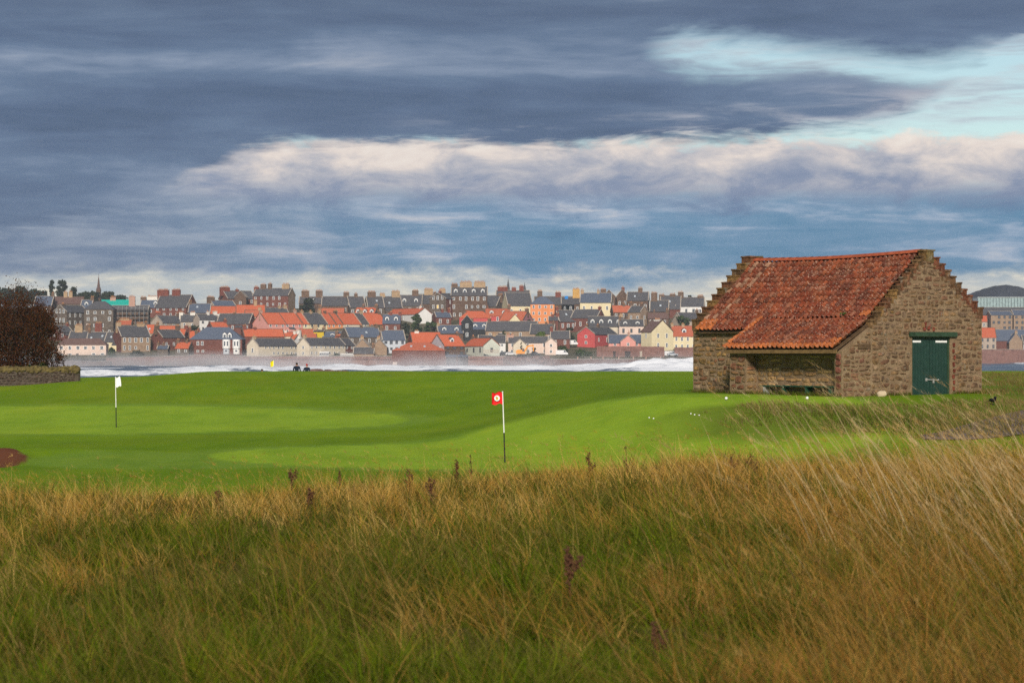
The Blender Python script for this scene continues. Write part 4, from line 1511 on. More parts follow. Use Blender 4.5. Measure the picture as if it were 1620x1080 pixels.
H('little cream gable among red roofs below the spire', 805, 824, 518, 508, 497, -1, 'yellow_cream', R, L=6)
H('grey slate house with stone gable left of the spire', 750, 799, 499, 484, 467, .28, 'grey_stone', SL, chim=[(795, 8, 1, 'chimney_brown')])
H('cream gabled house with large slate roof under the spire', 794, 843, 503, 483, 462.5, -.2, 'yellow_cream', SL, (1, 3), chim=[(811, 4, -15, 'chimney_white')])
H('dark red mansion with turret behind the cream gabled house', 785, 838, 493, 468, 459, 0, 'red_sandstone', SL, (2, 5), chim=[(795, 16, 5, 'chimney_red'), (813, 7, 4, 'chimney_red'), (825, 7, 7, 'chimney_red')])
H('tall orange painted house with hipped blue slate roof', 839, 877, 511, 481, 469, 0, 'orange_paint', BS, (3, 4), hip=True)
H('long slate roof over tan rubble wall behind the pink cream cottages', 768, 853, 538, 522.5, 508, .06, 'tan_stone', SL, (1, 5))
H('slate roofed stone range left of the red painted hall', 838, 880, 543, 527, 512, .12, 'tan_stone', SL, (1, 3))
# ---- right of centre
H('dark slate house behind the orange house on the skyline', 845, 908, 497, 481, 468.5, 0, 'brown_stone', SL, chim=[(854, 8, 8, 'chimney_brown'), (883, 9, 6, 'chimney_red')])
H('brown stone house with slate roof and tall yellow chimney', 888, 938, 497, 480, 470, 0, 'brown_stone', SL, (1, 5), chim=[(911.5, 11, 13, 'chimney_yellow'), (925, 4, 3, 'chimney_tan')])
H('yellow cream house with big blue black roof on the right skyline', 917, 970, 499, 478, 463, .08, 'yellow_cream', BS, (1, 4))
H('brown gabled stone house on the right skyline', 951, 975, 490, 471, 459, -1, 'brown_stone', SL, gwin=(1, 2), chim=[(954, 9, 1, 'chimney_brown')], L=8)
H('twin brown gabled house with red chimney on the right skyline', 973, 995, 490, 471, 458, -1, 'brown_stone', SL, gwin=(1, 2), chim=[(985, 5, 3, 'chimney_red')], L=8)
H('slate house with white framed windows right of the twin gables', 991, 1028, 495, 475, 461.5, .1, 'brown_stone', SL, (1, 4), chim=[(1013, 7, 6, 'chimney_brown')], sky=1)
H('red roofed house over brown stone below the twin gables', 966, 1001, 507, 493, 483, -.1, 'brown_stone', 'old_red_tile', (1, 3))
H('tan stone house with slate roof beside a crow stepped gable', 993, 1026, 513, 493, 483.5, .42, 'tan_stone', SL, (1, 2), gwin=(1, 1), chim=[(1015, 5, 3, 'chimney_brown')])
H('dark slate roofed house with stone gable left of the bushes', 874, 911, 524, 508, 490, -.3, 'red_sandstone', SL, (1, 3), gw='tan_stone', sky=1)
H('large dark red stone hall with long slate roof', 903, 957, 525, 502, 489, .25, 'red_sandstone', SL, (1, 4))
H('dark red outhouse left of the stone gabled slate house', 868, 883, 524, 506, 500, 0, 'red_sandstone', SL)
H('small slate cottage with red gutter left of the red painted hall', 871, 901, 549, 535, 523, 0, 'red_sandstone', SL, (1, 2))
H('slate roofed house with four white arched dormers', 930, 985, 529, 516, 500, 0, 'cream_harl', SL, dorm=4, skew=False)
H('bright red painted hall with slate roof and tall glazed strips', 912, 979, 547, 528, 517, -.41, 'red_paint', SL, (1, 3), gwin=(2, 1), wz=(.08, .86))
H('low pink range with blue slate roof beside the red painted hall', 962, 1053, 549, 541.5, 529, 0, 'pink_paint', BS, (1, 5))
H('pink gable projecting from the low pink range', 981, 1005, 550, 540, 530, -1, 'pink_paint', BS, L=7, gwin=(1, 1))
H('red painted gable projecting from the low pink range', 1020, 1039, 550, 542, 532, -1, 'red_paint', BS, L=7, gwin=(1, 1))
H('pale cream house with dark slate dormers above the pink range', 979, 1018, 533, 515, 505, 0, 'pale_pink', SL, (1, 3), dorm=2, style='dark')
H('tall cream house with wide gable chimney and brown roof', 1014, 1065, 554, 524, 506, .70, 'yellow_cream', 'brown_slate', (2, 1), gwin=(2, 2), chim=[(1040, 14, 1, 'chimney_white')])
H('cream house with red and blue roof and dormer beside the barn gable', 1059, 1101, 554, 531, 515, -.1, 'yellow_cream', 'old_red_tile', (2, 4), dorm=1, Y=940)
H('brown slate house behind the tall cream house', 1024, 1057, 517, 503, 494, 0, 'brown_stone', 'brown_slate', (1, 3))
H('tan gabled house with slate roof behind the dark green bush', 1063, 1112, 517, 507, 494, -.3, 'tan_harl', SL)
H('slate roof with one skylight above the brown slate house', 1027, 1060, 507, 492, 475, .12, 'brown_stone', SL, sky=1, chim=[(1035, 10, 12, 'chimney_brown')])
H('slate house with small skylight and thick chimneys near the barn', 1043, 1080, 502, 488, 467, .15, 'red_sandstone', SL, sky=1, chim=[(1047, 9, 1, 'chimney_brown'), (1064, 9, 2, 'chimney_brown')])
H('white walled house with slate roof close above the barn gable', 1068, 1116, 502, 484, 470, .08, 'white_harl', SL, (1, 4), chim=[(1077, 9, 8, 'chimney_brown'), (1108, 10, 2, 'chimney_brown')], style='dark')
# ---- across the harbour, right of the barn
H('grey white harbour house with red roof right of the barn', 1546, 1575, 553.5, 533, 518, .1, 'tan_harl', R, (2, 3), far=True, style='dark')
H('small grey house with red roof up behind the harbour house', 1540, 1563, 521, 508, 499, .15, 'tan_harl', R, (1, 2), far=True)
H('dark slate roofed harbour store with red brown wall', 1564, 1640, 552, 538, 521, 0, 'red_sandstone', BS, far=True)
H('tan gabled harbour house with apex chimney', 1594, 1616, 554, 541, 527, -1, 'tan_stone', BS, far=True, chim=[(1605, 4, 3, 'chimney_tan')], L=8)
H('white harbour house cut by the picture edge', 1616, 1650, 560, 543, 530, 0, 'white_harl', SL, (1, 3), far=True, Y=1190)
H('tan block of harbour flats with dark windows and grey blue roof', 1564, 1598, 523, 498, 492, 0, 'tan_stone', BS, (3, 4), far=True, style='dark', cat='flats', name='apartment_block', ww=1.8, D=12)
H('second tan block of flats at the right picture edge', 1600, 1645, 523, 498, 490, 0, 'tan_stone', BS, (3, 5), far=True, style='dark', cat='flats', name='apartment_block', ww=1.8, D=12)
H('long dark roofed terrace in front of the far hill', 1546, 1640, 509, 497, 486, 0, 'brown_stone', SL, far=True)


def long_glass_hall():
    Y = 1420.0
    k = Y / FPX
    root = thing('glass_hall', 'long pale glass walled hall in front of the far hill', 'building', ((1600 - 810) * k, Y, EYE + (HZ - 500) * k))
    b = MB()
    hw = 53 * k
    b.box(-hw, hw, 0, 16, -8, 14 * k)
    b.build('wall', mat('pale_panel', (.40, .44, .42), .1, .3), root)
    b = MB()
    b.box(-hw - .3, hw + .3, -.4, 16.4, 29 * k, 30.2 * k)
    b.build('roof', mat('pale_roof', (.44, .50, .50), .1, .3), root)
    m = mat('pale_glass', (.30, .40, .41), .25, .5, rough=.2, spec=.5, bump=0)
    n = 22
    pb = MB()
    pb.box(-hw / n + .12, hw / n - .12, -.08, 15.9, 14 * k + .05, 29 * k - .05)
    me = pb.mesh('glass_panel', m)
    for j in range(n):
        link('glass_panel', me, root, (-hw + 2 * hw * (j + .5) / n, 0, 0))


long_glass_hall()


def spire(label, px, ytip, ybase, w, Y, m, stone='grey_stone'):
    k = Y / FPX
    root = thing('church_spire', label, 'spire', ((px - 810) * k, Y, EYE + (HZ - ybase) * k))
    h = (ybase - ytip) * k
    r = w * k / 2
    b = MB()
    b.box(-r, r, -r, r, -14, h * .28)
    b.box(-r * 1.12, r * 1.12, -r * 1.12, r * 1.12, h * .27, h * .30)
    for sx in (-1, 1):
        for sy in (-1, 1):
            b.cyl((sx * r * .85, sy * r * .85, h * .30), (sx * r * .85, sy * r * .85, h * .44), r * .2, .02, 6)
    b.build('tower', stone, root)
    b = MB()
    b.cyl((0, 0, h * .30), (0, 0, h * .93), r * .92, .06, 8)
    b.build('steeple', m, root)
    b = MB()
    b.cyl((0, 0, h * .9), (0, 0, h), .07, .05, 6)
    b.box(-.3, .3, -.04, .04, h * .965, h * .972)
    b.build('finial', 'door_dark', root)
    for z in (.08, .17):
        o = link('window', WIN['stone'], root, (0, -r, h * z), None, (r * .7, 1, h * .07))
        link('pane', PANE, o)


spire('thin dark church spire on the far left skyline', 156, 433, 470, 6.5, 1290, 'brown_slate', 'brown_stone')
spire('slate grey spire above the cream gabled house', 804, 438, 476, 8, 1165, 'slate')
spire('short conical turret roof right of the slate spire', 830, 446, 476, 9, 1160, 'slate', 'cream_harl')


def scaffold():
    Y = town_y(511) - 1.6
    k = Y / FPX
    root = thing('scaffolding', 'scaffolding of grey poles and boards on the stone house', 'scaffolding', ((207 - 810) * k, Y, EYE + (HZ - 509) * k))
    b = MB()
    hw = 27 * k
    for j in range(9):
        x = -hw + 2 * hw * j / 8
        for y in (0, 1.1):
            b.cyl((x, y, -2), (x, y, 7.2), .06, n=5)
    b.build('pole', 'galvanised', root)
    for z in (1.2, 3.3, 5.4):
        b = MB()
        b.box(-hw - .3, hw + .3, 0, 1.1, z, z + .12)
        b.build('platform', 'roof_timber', root)
        b = MB()
        b.cyl((-hw - .3, 0, z + 1), (hw + .3, 0, z + 1), .05, n=5)
        b.build('guard_rail', 'galvanised', root)


scaffold()

# ------------------------------------------------------------------ sea walls and shore
matwall('sea_wall_stone', (.20, .105, .088), (.29, .16, .135), .9, .35, .45)
matwall('dark_sea_wall', (.13, .085, .08), (.19, .12, .11), .9, .35, .4)
mat('shore_rock', (.15, .085, .072), .45, .4, bump=.6)
mat('quay_top', (.33, .29, .26), .2, .3)


def sea_wall(label, x0, x1, ytop, ybase, Y, m='sea_wall_stone', thick=3.0, lean=.5, cope=True, ytop2=None):
    k = Y / FPX
    xm = (x0 + x1) / 2
    root = thing('sea_wall', label, 'wall', ((xm - 810) * k, Y, EYE + (HZ - ybase) * k))
    hw = (x1 - x0) * k / 2
    h = (ybase - ytop) * k
    h2 = (ybase - (ytop2 or ytop)) * k
    b = MB()
    n = max(4, int(hw))
    pts = []
    for j in range(n + 1):
        x = -hw + 2 * hw * j / n
        hh = h + (h2 - h) * j / n + random.uniform(-.12, .12)
        pts.append((x, hh))
    for (xa, ha), (xb, hb) in zip(pts[:-1], pts[1:]):
        da, db = random.uniform(-.1, .1), random.uniform(-.1, .1)
        b.poly([(xa, -lean, -3), (xb, -lean, -3), (xb, 0, hb), (xa, 0, ha)])
        b.poly([(xa, 0, ha), (xb, 0, hb), (xb, thick, hb), (xa, thick, ha)])
        b.poly([(xa, thick, ha), (xb, thick, hb), (xb, thick, -3), (xa, thick, -3)])
    b.poly([(-hw, thick, -3), (-hw, -lean, -3), (-hw, 0, h), (-hw, thick, h)])
    b.poly([(hw, -lean, -3), (hw, thick, -3), (hw, thick, h2), (hw, 0, h2)])
    b.build('wall', m, root)
    if cope:
        c = MB()
        for j in range(n):
            (xa, ha), (xb, hb) = pts[j], pts[j + 1]
            z = max(ha, hb)
            c.box(xa + .02, xb - .02, -.18, .5, z + .01, z + .22, 0, .02)
        c.build('coping', 'quay_top', root)
    return root


sea_wall('dark pier wall at the foot of the bare bush', 60, 174, 571.5, 594, 885, 'dark_sea_wall', 4)
sea_wall('rough red sea wall below the grey bay windowed terrace', 168, 300, 566, 587, 898, ytop2=563)
sea_wall('red sea wall below the villa with white bays', 300, 394, 562, 584, 899, ytop2=564)
sea_wall('long straight red sea wall below the cream terraces', 394, 623, 564, 585, 900)
sea_wall('red sea wall below the lavender gabled house', 704, 800, 563.5, 586, 900)
sea_wall('low promenade wall with pale coping in front of the pink range', 868, 1112, 568.5, 584, 897, 'dark_sea_wall')
sea_wall('tall red stone garden wall with doorways below the pink range', 944, 1051, 547.5, 567, 906.5, thick=1.2, lean=.1, cope=False, ytop2=548)
sea_wall('red stone wall beside the white van near the barn', 1067, 1112, 549.5, 567, 907, thick=1.2, lean=.1, cope=False)
sea_wall('harbour wall right of the barn', 1480, 1680, 553, 576, 1188, 'sea_wall_stone')


def rock_slope():
    """boulder bank under the excavator"""
    k = 898 / FPX
    root = thing('boulder_bank', 'bank of dark red boulders below the orange excavator', 'rocks', ((834 - 810) * k, 896, -.5))
    r = random.Random(3)
    for j in range(46):
        x = r.uniform(-36, 36) * k
        t = r.random()
        b = MB()
        b.ball((x, -3.5 + 6 * t, t * 4.6), r.uniform(.6, 1.5), r.uniform(.9, 1.5), 1, r.uniform(.6, .95), 7, 5, 0, .22)
        b.build('boulder', 'shore_rock', root)
    b = MB()
    b.prism([(-5, -2), (4, -2), (7, 4.9), (2.5, 4.5)], 'x', -37 * k, 37 * k)
    b.build('bank', 'shore_rock', root)


rock_slope()


def shore_rocks():
    for j, (lab, px, py, Y, w, h) in enumerate((('low red rock beside the golfers in the surf', 458, 592, 640, 30, 9), ('broad brown sea rock right of the golfers', 512, 592, 640, 34, 14), ('long low sea rock right of the broad one', 536, 592, 650, 24, 9), ('flat dark sea rock left of the yellow flag', 396, 596, 600, 18, 8))):
        k = Y / FPX
        root = MB()
        rr = random.Random(j)
        for q in range(9):
            root.ball((rr.uniform(-.42, .42) * w * k, rr.uniform(-2, 2), rr.uniform(-.2, .35) * h * k), h * k * rr.uniform(.35, .6), rr.uniform(1, 1.9), 1.2, rr.uniform(.7, 1), 9, 6, 0, .16)
        o = root.build('sea_rock', 'shore_rock')
        o.location = ((px - 810) * k, Y, EYE + (HZ - py) * k)
        tag(o, lab, 'rock')


shore_rocks()

# ------------------------------------------------------------------ vehicles and machines on the shore
mat('orange_machine', (.80, .30, .02), .15, 1, rough=.5, spec=.4)
mat('black_rubber', (.02, .02, .02), .2, 2)
mat('car_white', (.78, .78, .80), .04, 1, rough=.3, spec=.5)
mat('car_dark', (.05, .055, .065), .1, 1, rough=.3, spec=.5)
mat('car_silver', (.42, .45, .50), .06, 1, rough=.3, spec=.5)


def excavator():
    Y = 906.0
    k = Y / FPX
    root = thing('excavator', 'orange excavator with raised arm at the top of the boulder bank', 'excavator', ((826 - 810) * k, Y, EYE + (HZ - 563.2) * k), 0)
    for y in (-1.0, .6):
        b = MB()
        b.prism([(-2.0, .2), (-1.7, 0), (1.7, 0), (2.0, .2), (2.0, .65), (1.7, .85), (-1.7, .85), (-2.0, .65)], 'y', y, y + .5)
        b.build('track', 'black_rubber', root)
    b = MB()
    b.box(-2.4, 1.1, -1.1, 1.1, .95, 1.5)
    b.prism([(-2.5, 1.5), (-.1, 1.5), (-.1, 2.5), (-1.9, 2.5), (-2.5, 2.1)], 'y', -1.1, 1.1)
    b.build('body', 'orange_machine', root)
    b = MB()
    b.prism([(.0, 1.5), (1.1, 1.5), (1.15, 2.2), (.8, 3.1), (.05, 3.1)], 'y', -1.1, -.1)
    cab = b.build('cab', 'orange_machine', root)
    b = MB()
    b.prism([(.12, 1.9), (1.0, 1.9), (1.02, 2.2), (.74, 2.98), (.12, 2.98)], 'y', -1.13, -1.102)
    b.build('pane', 'window_glass', cab)

    def arm(name, p, q, w0, w1, m):
        b = MB()
        d = Vector((q[0] - p[0], 0, q[1] - p[1])).normalized()
        n = Vector((-d.z, 0, d.x))
        P, Q = Vector((p[0], 0, p[1])), Vector((q[0], 0, q[1]))
        poly = [(P + n * w0), (Q + n * w1), (Q - n * w1), (P - n * w0)]
        b.prism([(v.x, v.z) for v in poly], 'y', .05, .45)
        b.build(name, m, root)
    arm('boom', (.9, 1.7), (2.2, 4.0), .30, .28, 'orange_machine')
    arm('boom', (2.1, 3.95), (4.4, 4.3), .28, .22, 'orange_machine')
    arm('stick', (4.35, 4.6), (4.6, 1.9), .22, .16, 'orange_machine')
    b = MB()
    b.prism([(4.2, 1.9), (4.9, 1.9), (5.1, 1.1), (4.5, .7), (4.0, 1.2)], 'y', -.2, .7)
    b.build('bucket', 'black_rubber', root)


excavator()


def car(label, px, py, Y, m, van=False, rz=0.0, name='parked_car'):
    k = Y / FPX
    root = thing(name, label, 'van' if van else 'car', ((px - 810) * k, Y, EYE + (HZ - py) * k), rz)
    b = MB()
    if van:
        b.prism([(-2.5, .35), (2.4, .35), (2.45, 1.0), (1.9, 1.25), (1.35, 2.1), (-2.5, 2.1)], 'y', -.9, .9)
    else:
        b.prism([(-2.1, .35), (2.1, .35), (2.1, .8), (1.3, .95), (-2.1, .98)], 'y', -.85, .85)
        b.prism([(-1.9, .97), (1.15, .95), (.45, 1.46), (-1.2, 1.46)], 'y', -.75, .75)
    b.build('body', m, root)
    b = MB()
    for y0, y1 in ((-.93, -.905), (.905, .93)) if van else ((-.775, -.752), (.752, .775)):
        if van:
            b.prism([(.7, 1.25), (1.7, 1.25), (1.3, 1.95), (.7, 1.95)], 'y', y0, y1)
        else:
            b.prism([(-1.6, 1.02), (.95, 1.0), (.4, 1.4), (-1.15, 1.4)], 'y', y0, y1)
    b.build('window', 'window_glass', root)
    for x in (-1.35, 1.35):
        for y in (-.86, .70):
            w = MB()
            w.cyl((x, y, .33), (x, y + .18, .33), .33, n=12)
            w.build('wheel', 'black_rubber', root)


car('white parked car left of the excavator', 808, 562.3, 908, 'car_white')
car('dark parked car behind the white car', 798, 562.0, 914, 'car_dark', rz=.3)
car('dark car by the excavator tracks', 847, 562.3, 912, 'car_dark')
car('white van parked at the foot of the tall cream house', 1060, 563.5, 912, 'car_white', True, .2, 'parked_van')
car('silver car parked beside the white van', 1064, 563, 906, 'car_silver', rz=.1)
car('white box van left of the red painted hall', 905, 546, town_y(546) - 3, 'car_white', True, 0, 'parked_van')
car('small white van on the promenade below the slate cottage', 889, 562, 915, 'car_white', True, 0, 'parked_van')


def shore_bits():
    k = 903 / FPX
    def at(px, py, Y=903):
        return ((px - 810) * Y / FPX, Y, EYE + (HZ - py) * Y / FPX)
    # glass conservatory
    root = thing('conservatory', 'small white framed conservatory in front of the cream terrace', 'conservatory', at(513, 563.4, 908))
    b = MB()
    b.box(-1.9, 1.9, -1.0, 1.0, 0, 1.4)
    b.prism([(-1.1, 1.4), (1.1, 1.4), (1.1, 1.9)], 'x', -1.95, 1.95)
    b.build('frame', 'white_paint', root)
    for j in range(5):
        link('pane', PANE, root, (-1.5 + j * .75, -1.0, .8), None, (.8, 1, 1.1))
    # picket fences and sheds
    for lab, x0, x1, py, Y in (('low white fence at the end of the cream terrace', 539, 559, 563.2, 904), ('grey balcony fence on the pale green house', 765, 789, 557, 901.5)):
        root = thing('fence', lab, 'fence', at((x0 + x1) / 2, py, Y))
        hw = (x1 - x0) * k / 2
        m = 'white_paint' if x0 < 600 else 'stone_trim'
        for j in range(13):
            x = -hw + 2 * hw * j / 12
            b = MB()
            b.box(x - .1, x + .1, 0, .06, 0, 1.1)
            b.build('picket', m, root)
        b = MB()
        b.box(-hw, hw, .065, .12, .8, .95)
        b.build('rail', m, root)
        if x0 > 700:
            b = MB()
            b.box(-hw, hw, -.02, 2.6, -.3, -.01)
            b.build('deck', m, root)
    for lab, x0, x1, py in (('black net store on the sea wall below blue windows', 706, 722, 569), ('second black net store beside the first', 724, 740, 569)):
        root = thing('net_store', lab, 'shed', at((x0 + x1) / 2, py, 899))
        hw = (x1 - x0) * k / 2
        b = MB()
        b.box(-hw, hw, -.6, 1.2, -1.5, 1.3)
        b.build('wall', 'door_dark', root)
        b = MB()
        b.prism([(-.9, 1.2), (1.3, 1.2), (1.3, 1.35), (.2, 2.0), (-.9, 1.35)], 'x', -hw - .1, hw + .1)
        b.build('roof', 'blue_slate', root)
    b = MB()
    b.box(-.9, .9, -.5, .3, -1.0, 1.9)
    o = b.build('pale_hatch', 'pale_pink')
    o.location = at(625, 580, 898.6)
    tag(o, 'pale pink sea door at the left foot of the warehouse', 'hatch')
    b = MB()
    b.box(-.8, .8, -.1, .1, -.7, .7)
    o = b.build('blue_tarpaulin', mat('blue_sheet', (.02, .22, .62), .1, 1))
    o.location = at(896, 470.5, town_y(499) - 2)
    tag(o, 'small bright blue sheet on a skyline roof', 'tarpaulin')
    # doors in the tall garden wall
    for lab, px, w in (('dark doorway in the red garden wall', 972, .9), ('broad dark gate in the red garden wall', 993, 2.1), ('narrow pale doorway in the red garden wall', 1014, .9)):
        b = MB()
        b.box(-w / 2, w / 2, -.06, .1, 0, 2.1)
        b.box(-w / 2 - .15, w / 2 + .15, -.1, .1, 2.1, 2.3)
        o = b.build('gate', 'door_dark' if px < 1010 else 'stone_trim')
        o.location = at(px, 564.5, 906.0)
        tag(o, lab, 'gate')
    # bollards along the promenade
    order = ('first', 'second', 'third', 'fourth', 'fifth', 'sixth', 'seventh')
    for nth, px in zip(order, (914, 935, 954, 979, 1002, 1022, 1045)):
        b = MB()
        b.cyl((0, 0, 0), (0, 0, .75), .28, .22, 8)
        b.ball((0, 0, .8), .26, nu=8, nv=5)
        o = b.build('bollard', 'chimney_pink')
        o.location = at(px, 568.0, 898.5)
        tag(o, nth + ' pale pink bollard from the left on the promenade coping', 'bollard', 'bollards along the promenade')


shore_bits()


# ------------------------------------------------------------------ trees of the town
def leaf_mat(name, a, b, t=.25):
    m = bpy.data.materials.new(name)
    m.use_nodes = True
    T = NT(m.node_tree)
    g = T.n('ShaderNodeNewGeometry')
    rnd = g.outputs['Random Per Island']
    c = T.mix(rnd, a, b)
    d = T.n('ShaderNodeBsdfDiffuse')
    T.put(d.inputs[0], c)
    tr = T.n('ShaderNodeBsdfTranslucent')
    T.put(tr.inputs[0], c)
    mx = T.n('ShaderNodeMixShader')
    mx.inputs[0].default_value = t
    T.t.links.new(d.outputs[0], mx.inputs[1])
    T.t.links.new(tr.outputs[0], mx.inputs[2])
    o = T.n('ShaderNodeOutputMaterial')
    T.t.links.new(mx.outputs[0], o.inputs[0])
    MATS[name] = m
    return m


leaf_mat('dark_leaf', (.018, .028, .016), (.045, .060, .028))
leaf_mat('green_leaf', (.035, .060, .022), (.075, .11, .035))
leaf_mat('bright_leaf', (.08, .13, .02), (.14, .20, .03))
mat('bark', (.055, .040, .030), .3, 3)


def leaves(centres, radii, n, size, seed, squash=.8):
    """leaf quads on and in a cluster of lobes -> (verts, faces)"""
    r = np.random.default_rng(seed)
    k = r.integers(0, len(centres), n)
    d = r.normal(size=(n, 3))
    d /= np.linalg.norm(d, axis=1)[:, None]
    rad = radii[k] * (r.random(n) ** .45) * r.uniform(.75, 1.12, n)
    p = centres[k] + d * rad[:, None] * np.array([1, 1, squash])
    a = r.normal(size=(n, 3))
    a /= np.linalg.norm(a, axis=1)[:, None]
    b = np.cross(a, d + .01)
    b /= np.linalg.norm(b, axis=1)[:, None] + 1e-9
    s = (size * r.uniform(.6, 1.4, n))[:, None]
    V = np.stack([p - a * s, p + b * s * .7, p + a * s, p - b * s * .7], 1).reshape(-1, 3)
    F = np.arange(4 * n).reshape(-1, 4)
    return V, F


def tree(label, px, ytop, ybase, wpx, Y, m='dark_leaf', lobes=9, n=900, name='tree', cat='tree', cone=False, size=None, seed=None):
    k = Y / FPX
    root = thing(name, label, cat, ((px - 810) * k, Y, EYE + (HZ - ybase) * k))
    h, w = (ybase - ytop) * k, wpx * k
    r = random.Random(seed if seed is not None else int(px * 7 + ytop))
    cs, rs = [], []
    for j in range(lobes):
        t = (j + .5) / lobes
        zz = h * (.12 + .85 * t) if h > w * .6 else h * r.uniform(.3, .8)
        sp = (1 - .85 * t) if cone else math.sin(PI * min(1, .25 + .62 * t))
        rr = w * (.27 if not cone else .16) * (.65 + .5 * r.random()) * (1 - .45 * t if cone else 1)
        cs.append((r.uniform(-1, 1) * (w / 2 - rr) * sp, r.uniform(-1, 1) * (w / 2 - rr) * sp, min(zz, h - rr * .8)))
        rs.append(rr)
    V, F = leaves(np.array(cs), np.array(rs), n, size or max(.2, w * .075), int(px + 31))
    t = MB()
    t.cyl((0, 0, -2), (0, 0, h * .75), max(.08, w * .035), w * .012, 7)
    for c in cs[:6]:
        t.cyl((0, 0, max(.1, c[2] * .5)), c, w * .016, w * .006, 5)
    t.build('trunk', 'bark', root)
    tag(link('crown', npmesh('crown', V, [F], None, MATS[m]), root))
    return root


for a in ((' dark round topped pine on the left skyline, first of the pair', 82, 442.5, 475, 14, 1260), ('dark broad pine on the left skyline, second of the pair', 98, 442, 476, 21, 1262), ('low dark tree right of the pines', 117, 453, 476, 16, 1262)):
    tree(a[0].strip(), *a[1:], lobes=13, n=1300)
for j, (px, yt, w) in enumerate(((10, 455, 34), (32, 452, 30), (52, 457, 30), (66, 459, 26), (134, 461, 34), (148, 461, 30), (172, 461, 32), (190, 467, 26))):
    tree(['dark leafy tree at the left edge of the skyline', 'taller dark tree near the left edge of the skyline', 'dark tree in front of the red chimney on the left', 'dark tree left of the two pines', 'low dark tree left of the thin spire', 'dark tree just left of the thin spire base', 'dark tree just right of the thin spire', 'low dark tree behind the turquoise roof'][j], px, yt, 482, w, 1275 + 3 * j, lobes=14, n=1100)
for a in (('dark bush between the white fronted house and red roofs', 306, 514, 530, 22, 1002, 'dark_leaf'), ('dark garden bush among the upper red roofs', 393, 491, 508, 16, 1050, 'dark_leaf'),
          ('large dark tree below the skyline tenements', 486, 471, 505, 34, 1075, 'dark_leaf'), ('small dark tree behind the terrace end', 603, 480, 502, 16, 1085, 'dark_leaf'),
          ('round dark green tree in front of the white gable', 660, 496, 530, 24, 1005, 'green_leaf'), ('dark green tree left of the red range', 640, 510, 545, 24, 985, 'dark_leaf'),
          ('broad green bush under the white gable', 682, 508, 532, 26, 1000, 'green_leaf'), ('dark bush behind the tall white chimney', 660, 516, 548, 26, 975, 'dark_leaf'),
          ('clipped green bush above the pink cream cottages', 855, 524, 536, 20, 955, 'bright_leaf'), ('dark bush right of the slate cottage', 902, 517, 540, 18, 978, 'dark_leaf'),
          ('green bush on the slope by the red painted hall', 888, 546, 566, 26, 925, 'green_leaf'), ('dark green bush behind the cream house near the barn', 1081, 499, 520, 26, 1020, 'green_leaf'),
          ('small dark bush by the tall cream house', 1056, 512, 530, 10, 995, 'dark_leaf'), ('low green hedge at the cream terrace', 533, 558, 565, 12, 906, 'green_leaf'),
          ('dark bush right of the excavator', 845, 549, 563, 10, 913, 'dark_leaf'), ('dark trees behind the skyline roofs near the barn', 1090, 466, 490, 14, 1110, 'dark_leaf'),
          ('green creeper bush on the tan rubble wall', 797, 522, 543, 9, 968, 'green_leaf'), ('bush at the right end of the long pale house', 176, 549, 569, 22, 905, 'green_leaf'),
          ('scrub below the bay windowed terrace', 215, 554, 570, 30, 905, 'dark_leaf'), ('scrub at the foot of the villa', 335, 560, 568, 18, 903, 'dark_leaf'),
          ('weedy bush on the bank left of the pink garden wall', 925, 552, 568, 34, 912, 'green_leaf'), ('dark bush left of the mauve gable', 838, 505, 522, 12, 1010, 'dark_leaf')):
    tree(a[0], *a[1:], lobes=8, n=600, name='bush' if 'bush' in a[0] or 'scrub' in a[0] or 'hedge' in a[0] else 'tree', cat='bush' if 'bush' in a[0] or 'scrub' in a[0] or 'hedge' in a[0] else 'tree')
tree('small dark pointed conifer in front of the cream gabled wing', 824, 540, 563, 10, 913, 'dark_leaf', 8, 600, name='conifer', cone=True)

# ------------------------------------------------------------------ things on the links
def g0(x, y):
    return float(ground(np.array([x]), np.array([y]))[0])


mat('flag_red', (.75, .015, .02), .08, 4, rough=.7)
mat('flag_white', (.82, .82, .84), .05, 4, rough=.7)
mat('flag_yellow', (.85, .72, .01), .05, 4, rough=.7)
mat('pole_white', (.75, .75, .74), .06, 4, rough=.4, spec=.4)
mat('pole_black', (.02, .02, .022), .1, 4, rough=.4, spec=.4)
mat('emblem_gold', (.55, .42, .04), .1, 20)
mat('emblem_green', (.05, .22, .10), .1, 20)


def cloth(name, w, h, m, parent, wave, droop, seed):
    """rippled flag hanging from x=0 towards +x with real thickness"""
    n, k = 14, 9
    vs, fs = [], []
    r = random.Random(seed)
    ph = r.uniform(0, 6)
    for side in (-.003, .003):
        for i in range(n + 1):
            for j in range(k + 1):
                t, s = i / n, j / k
                y = wave * math.sin(t * 7 + ph + s * 1.5) * t + wave * .5 * math.sin(t * 13 + s * 4) * t
                vs.append((w * t * (1 - .06 * t), y + side, h * (s - 1) - droop * h * t * t + .02 * math.sin(t * 9 + ph)))
    o = (n + 1) * (k + 1)
    for i in range(n):
        for j in range(k):
            a = i * (k + 1) + j
            fs.append((a, a + k + 1, a + k + 2, a + 1))
            fs.append((o + a, o + a + 1, o + a + k + 2, o + a + k + 1))
    rim = [i * (k + 1) for i in range(n + 1)] + [n * (k + 1) + j for j in range(1, k + 1)] + [i * (k + 1) + k for i in range(n - 1, -1, -1)] + [j for j in range(k - 1, 0, -1)]
    for a, b in zip(rim, rim[1:] + rim[:1]):
        fs.append((a, b, o + b, o + a))
    b = MB()
    b.raw(vs, fs)
    return b.build(name, m, parent, True)


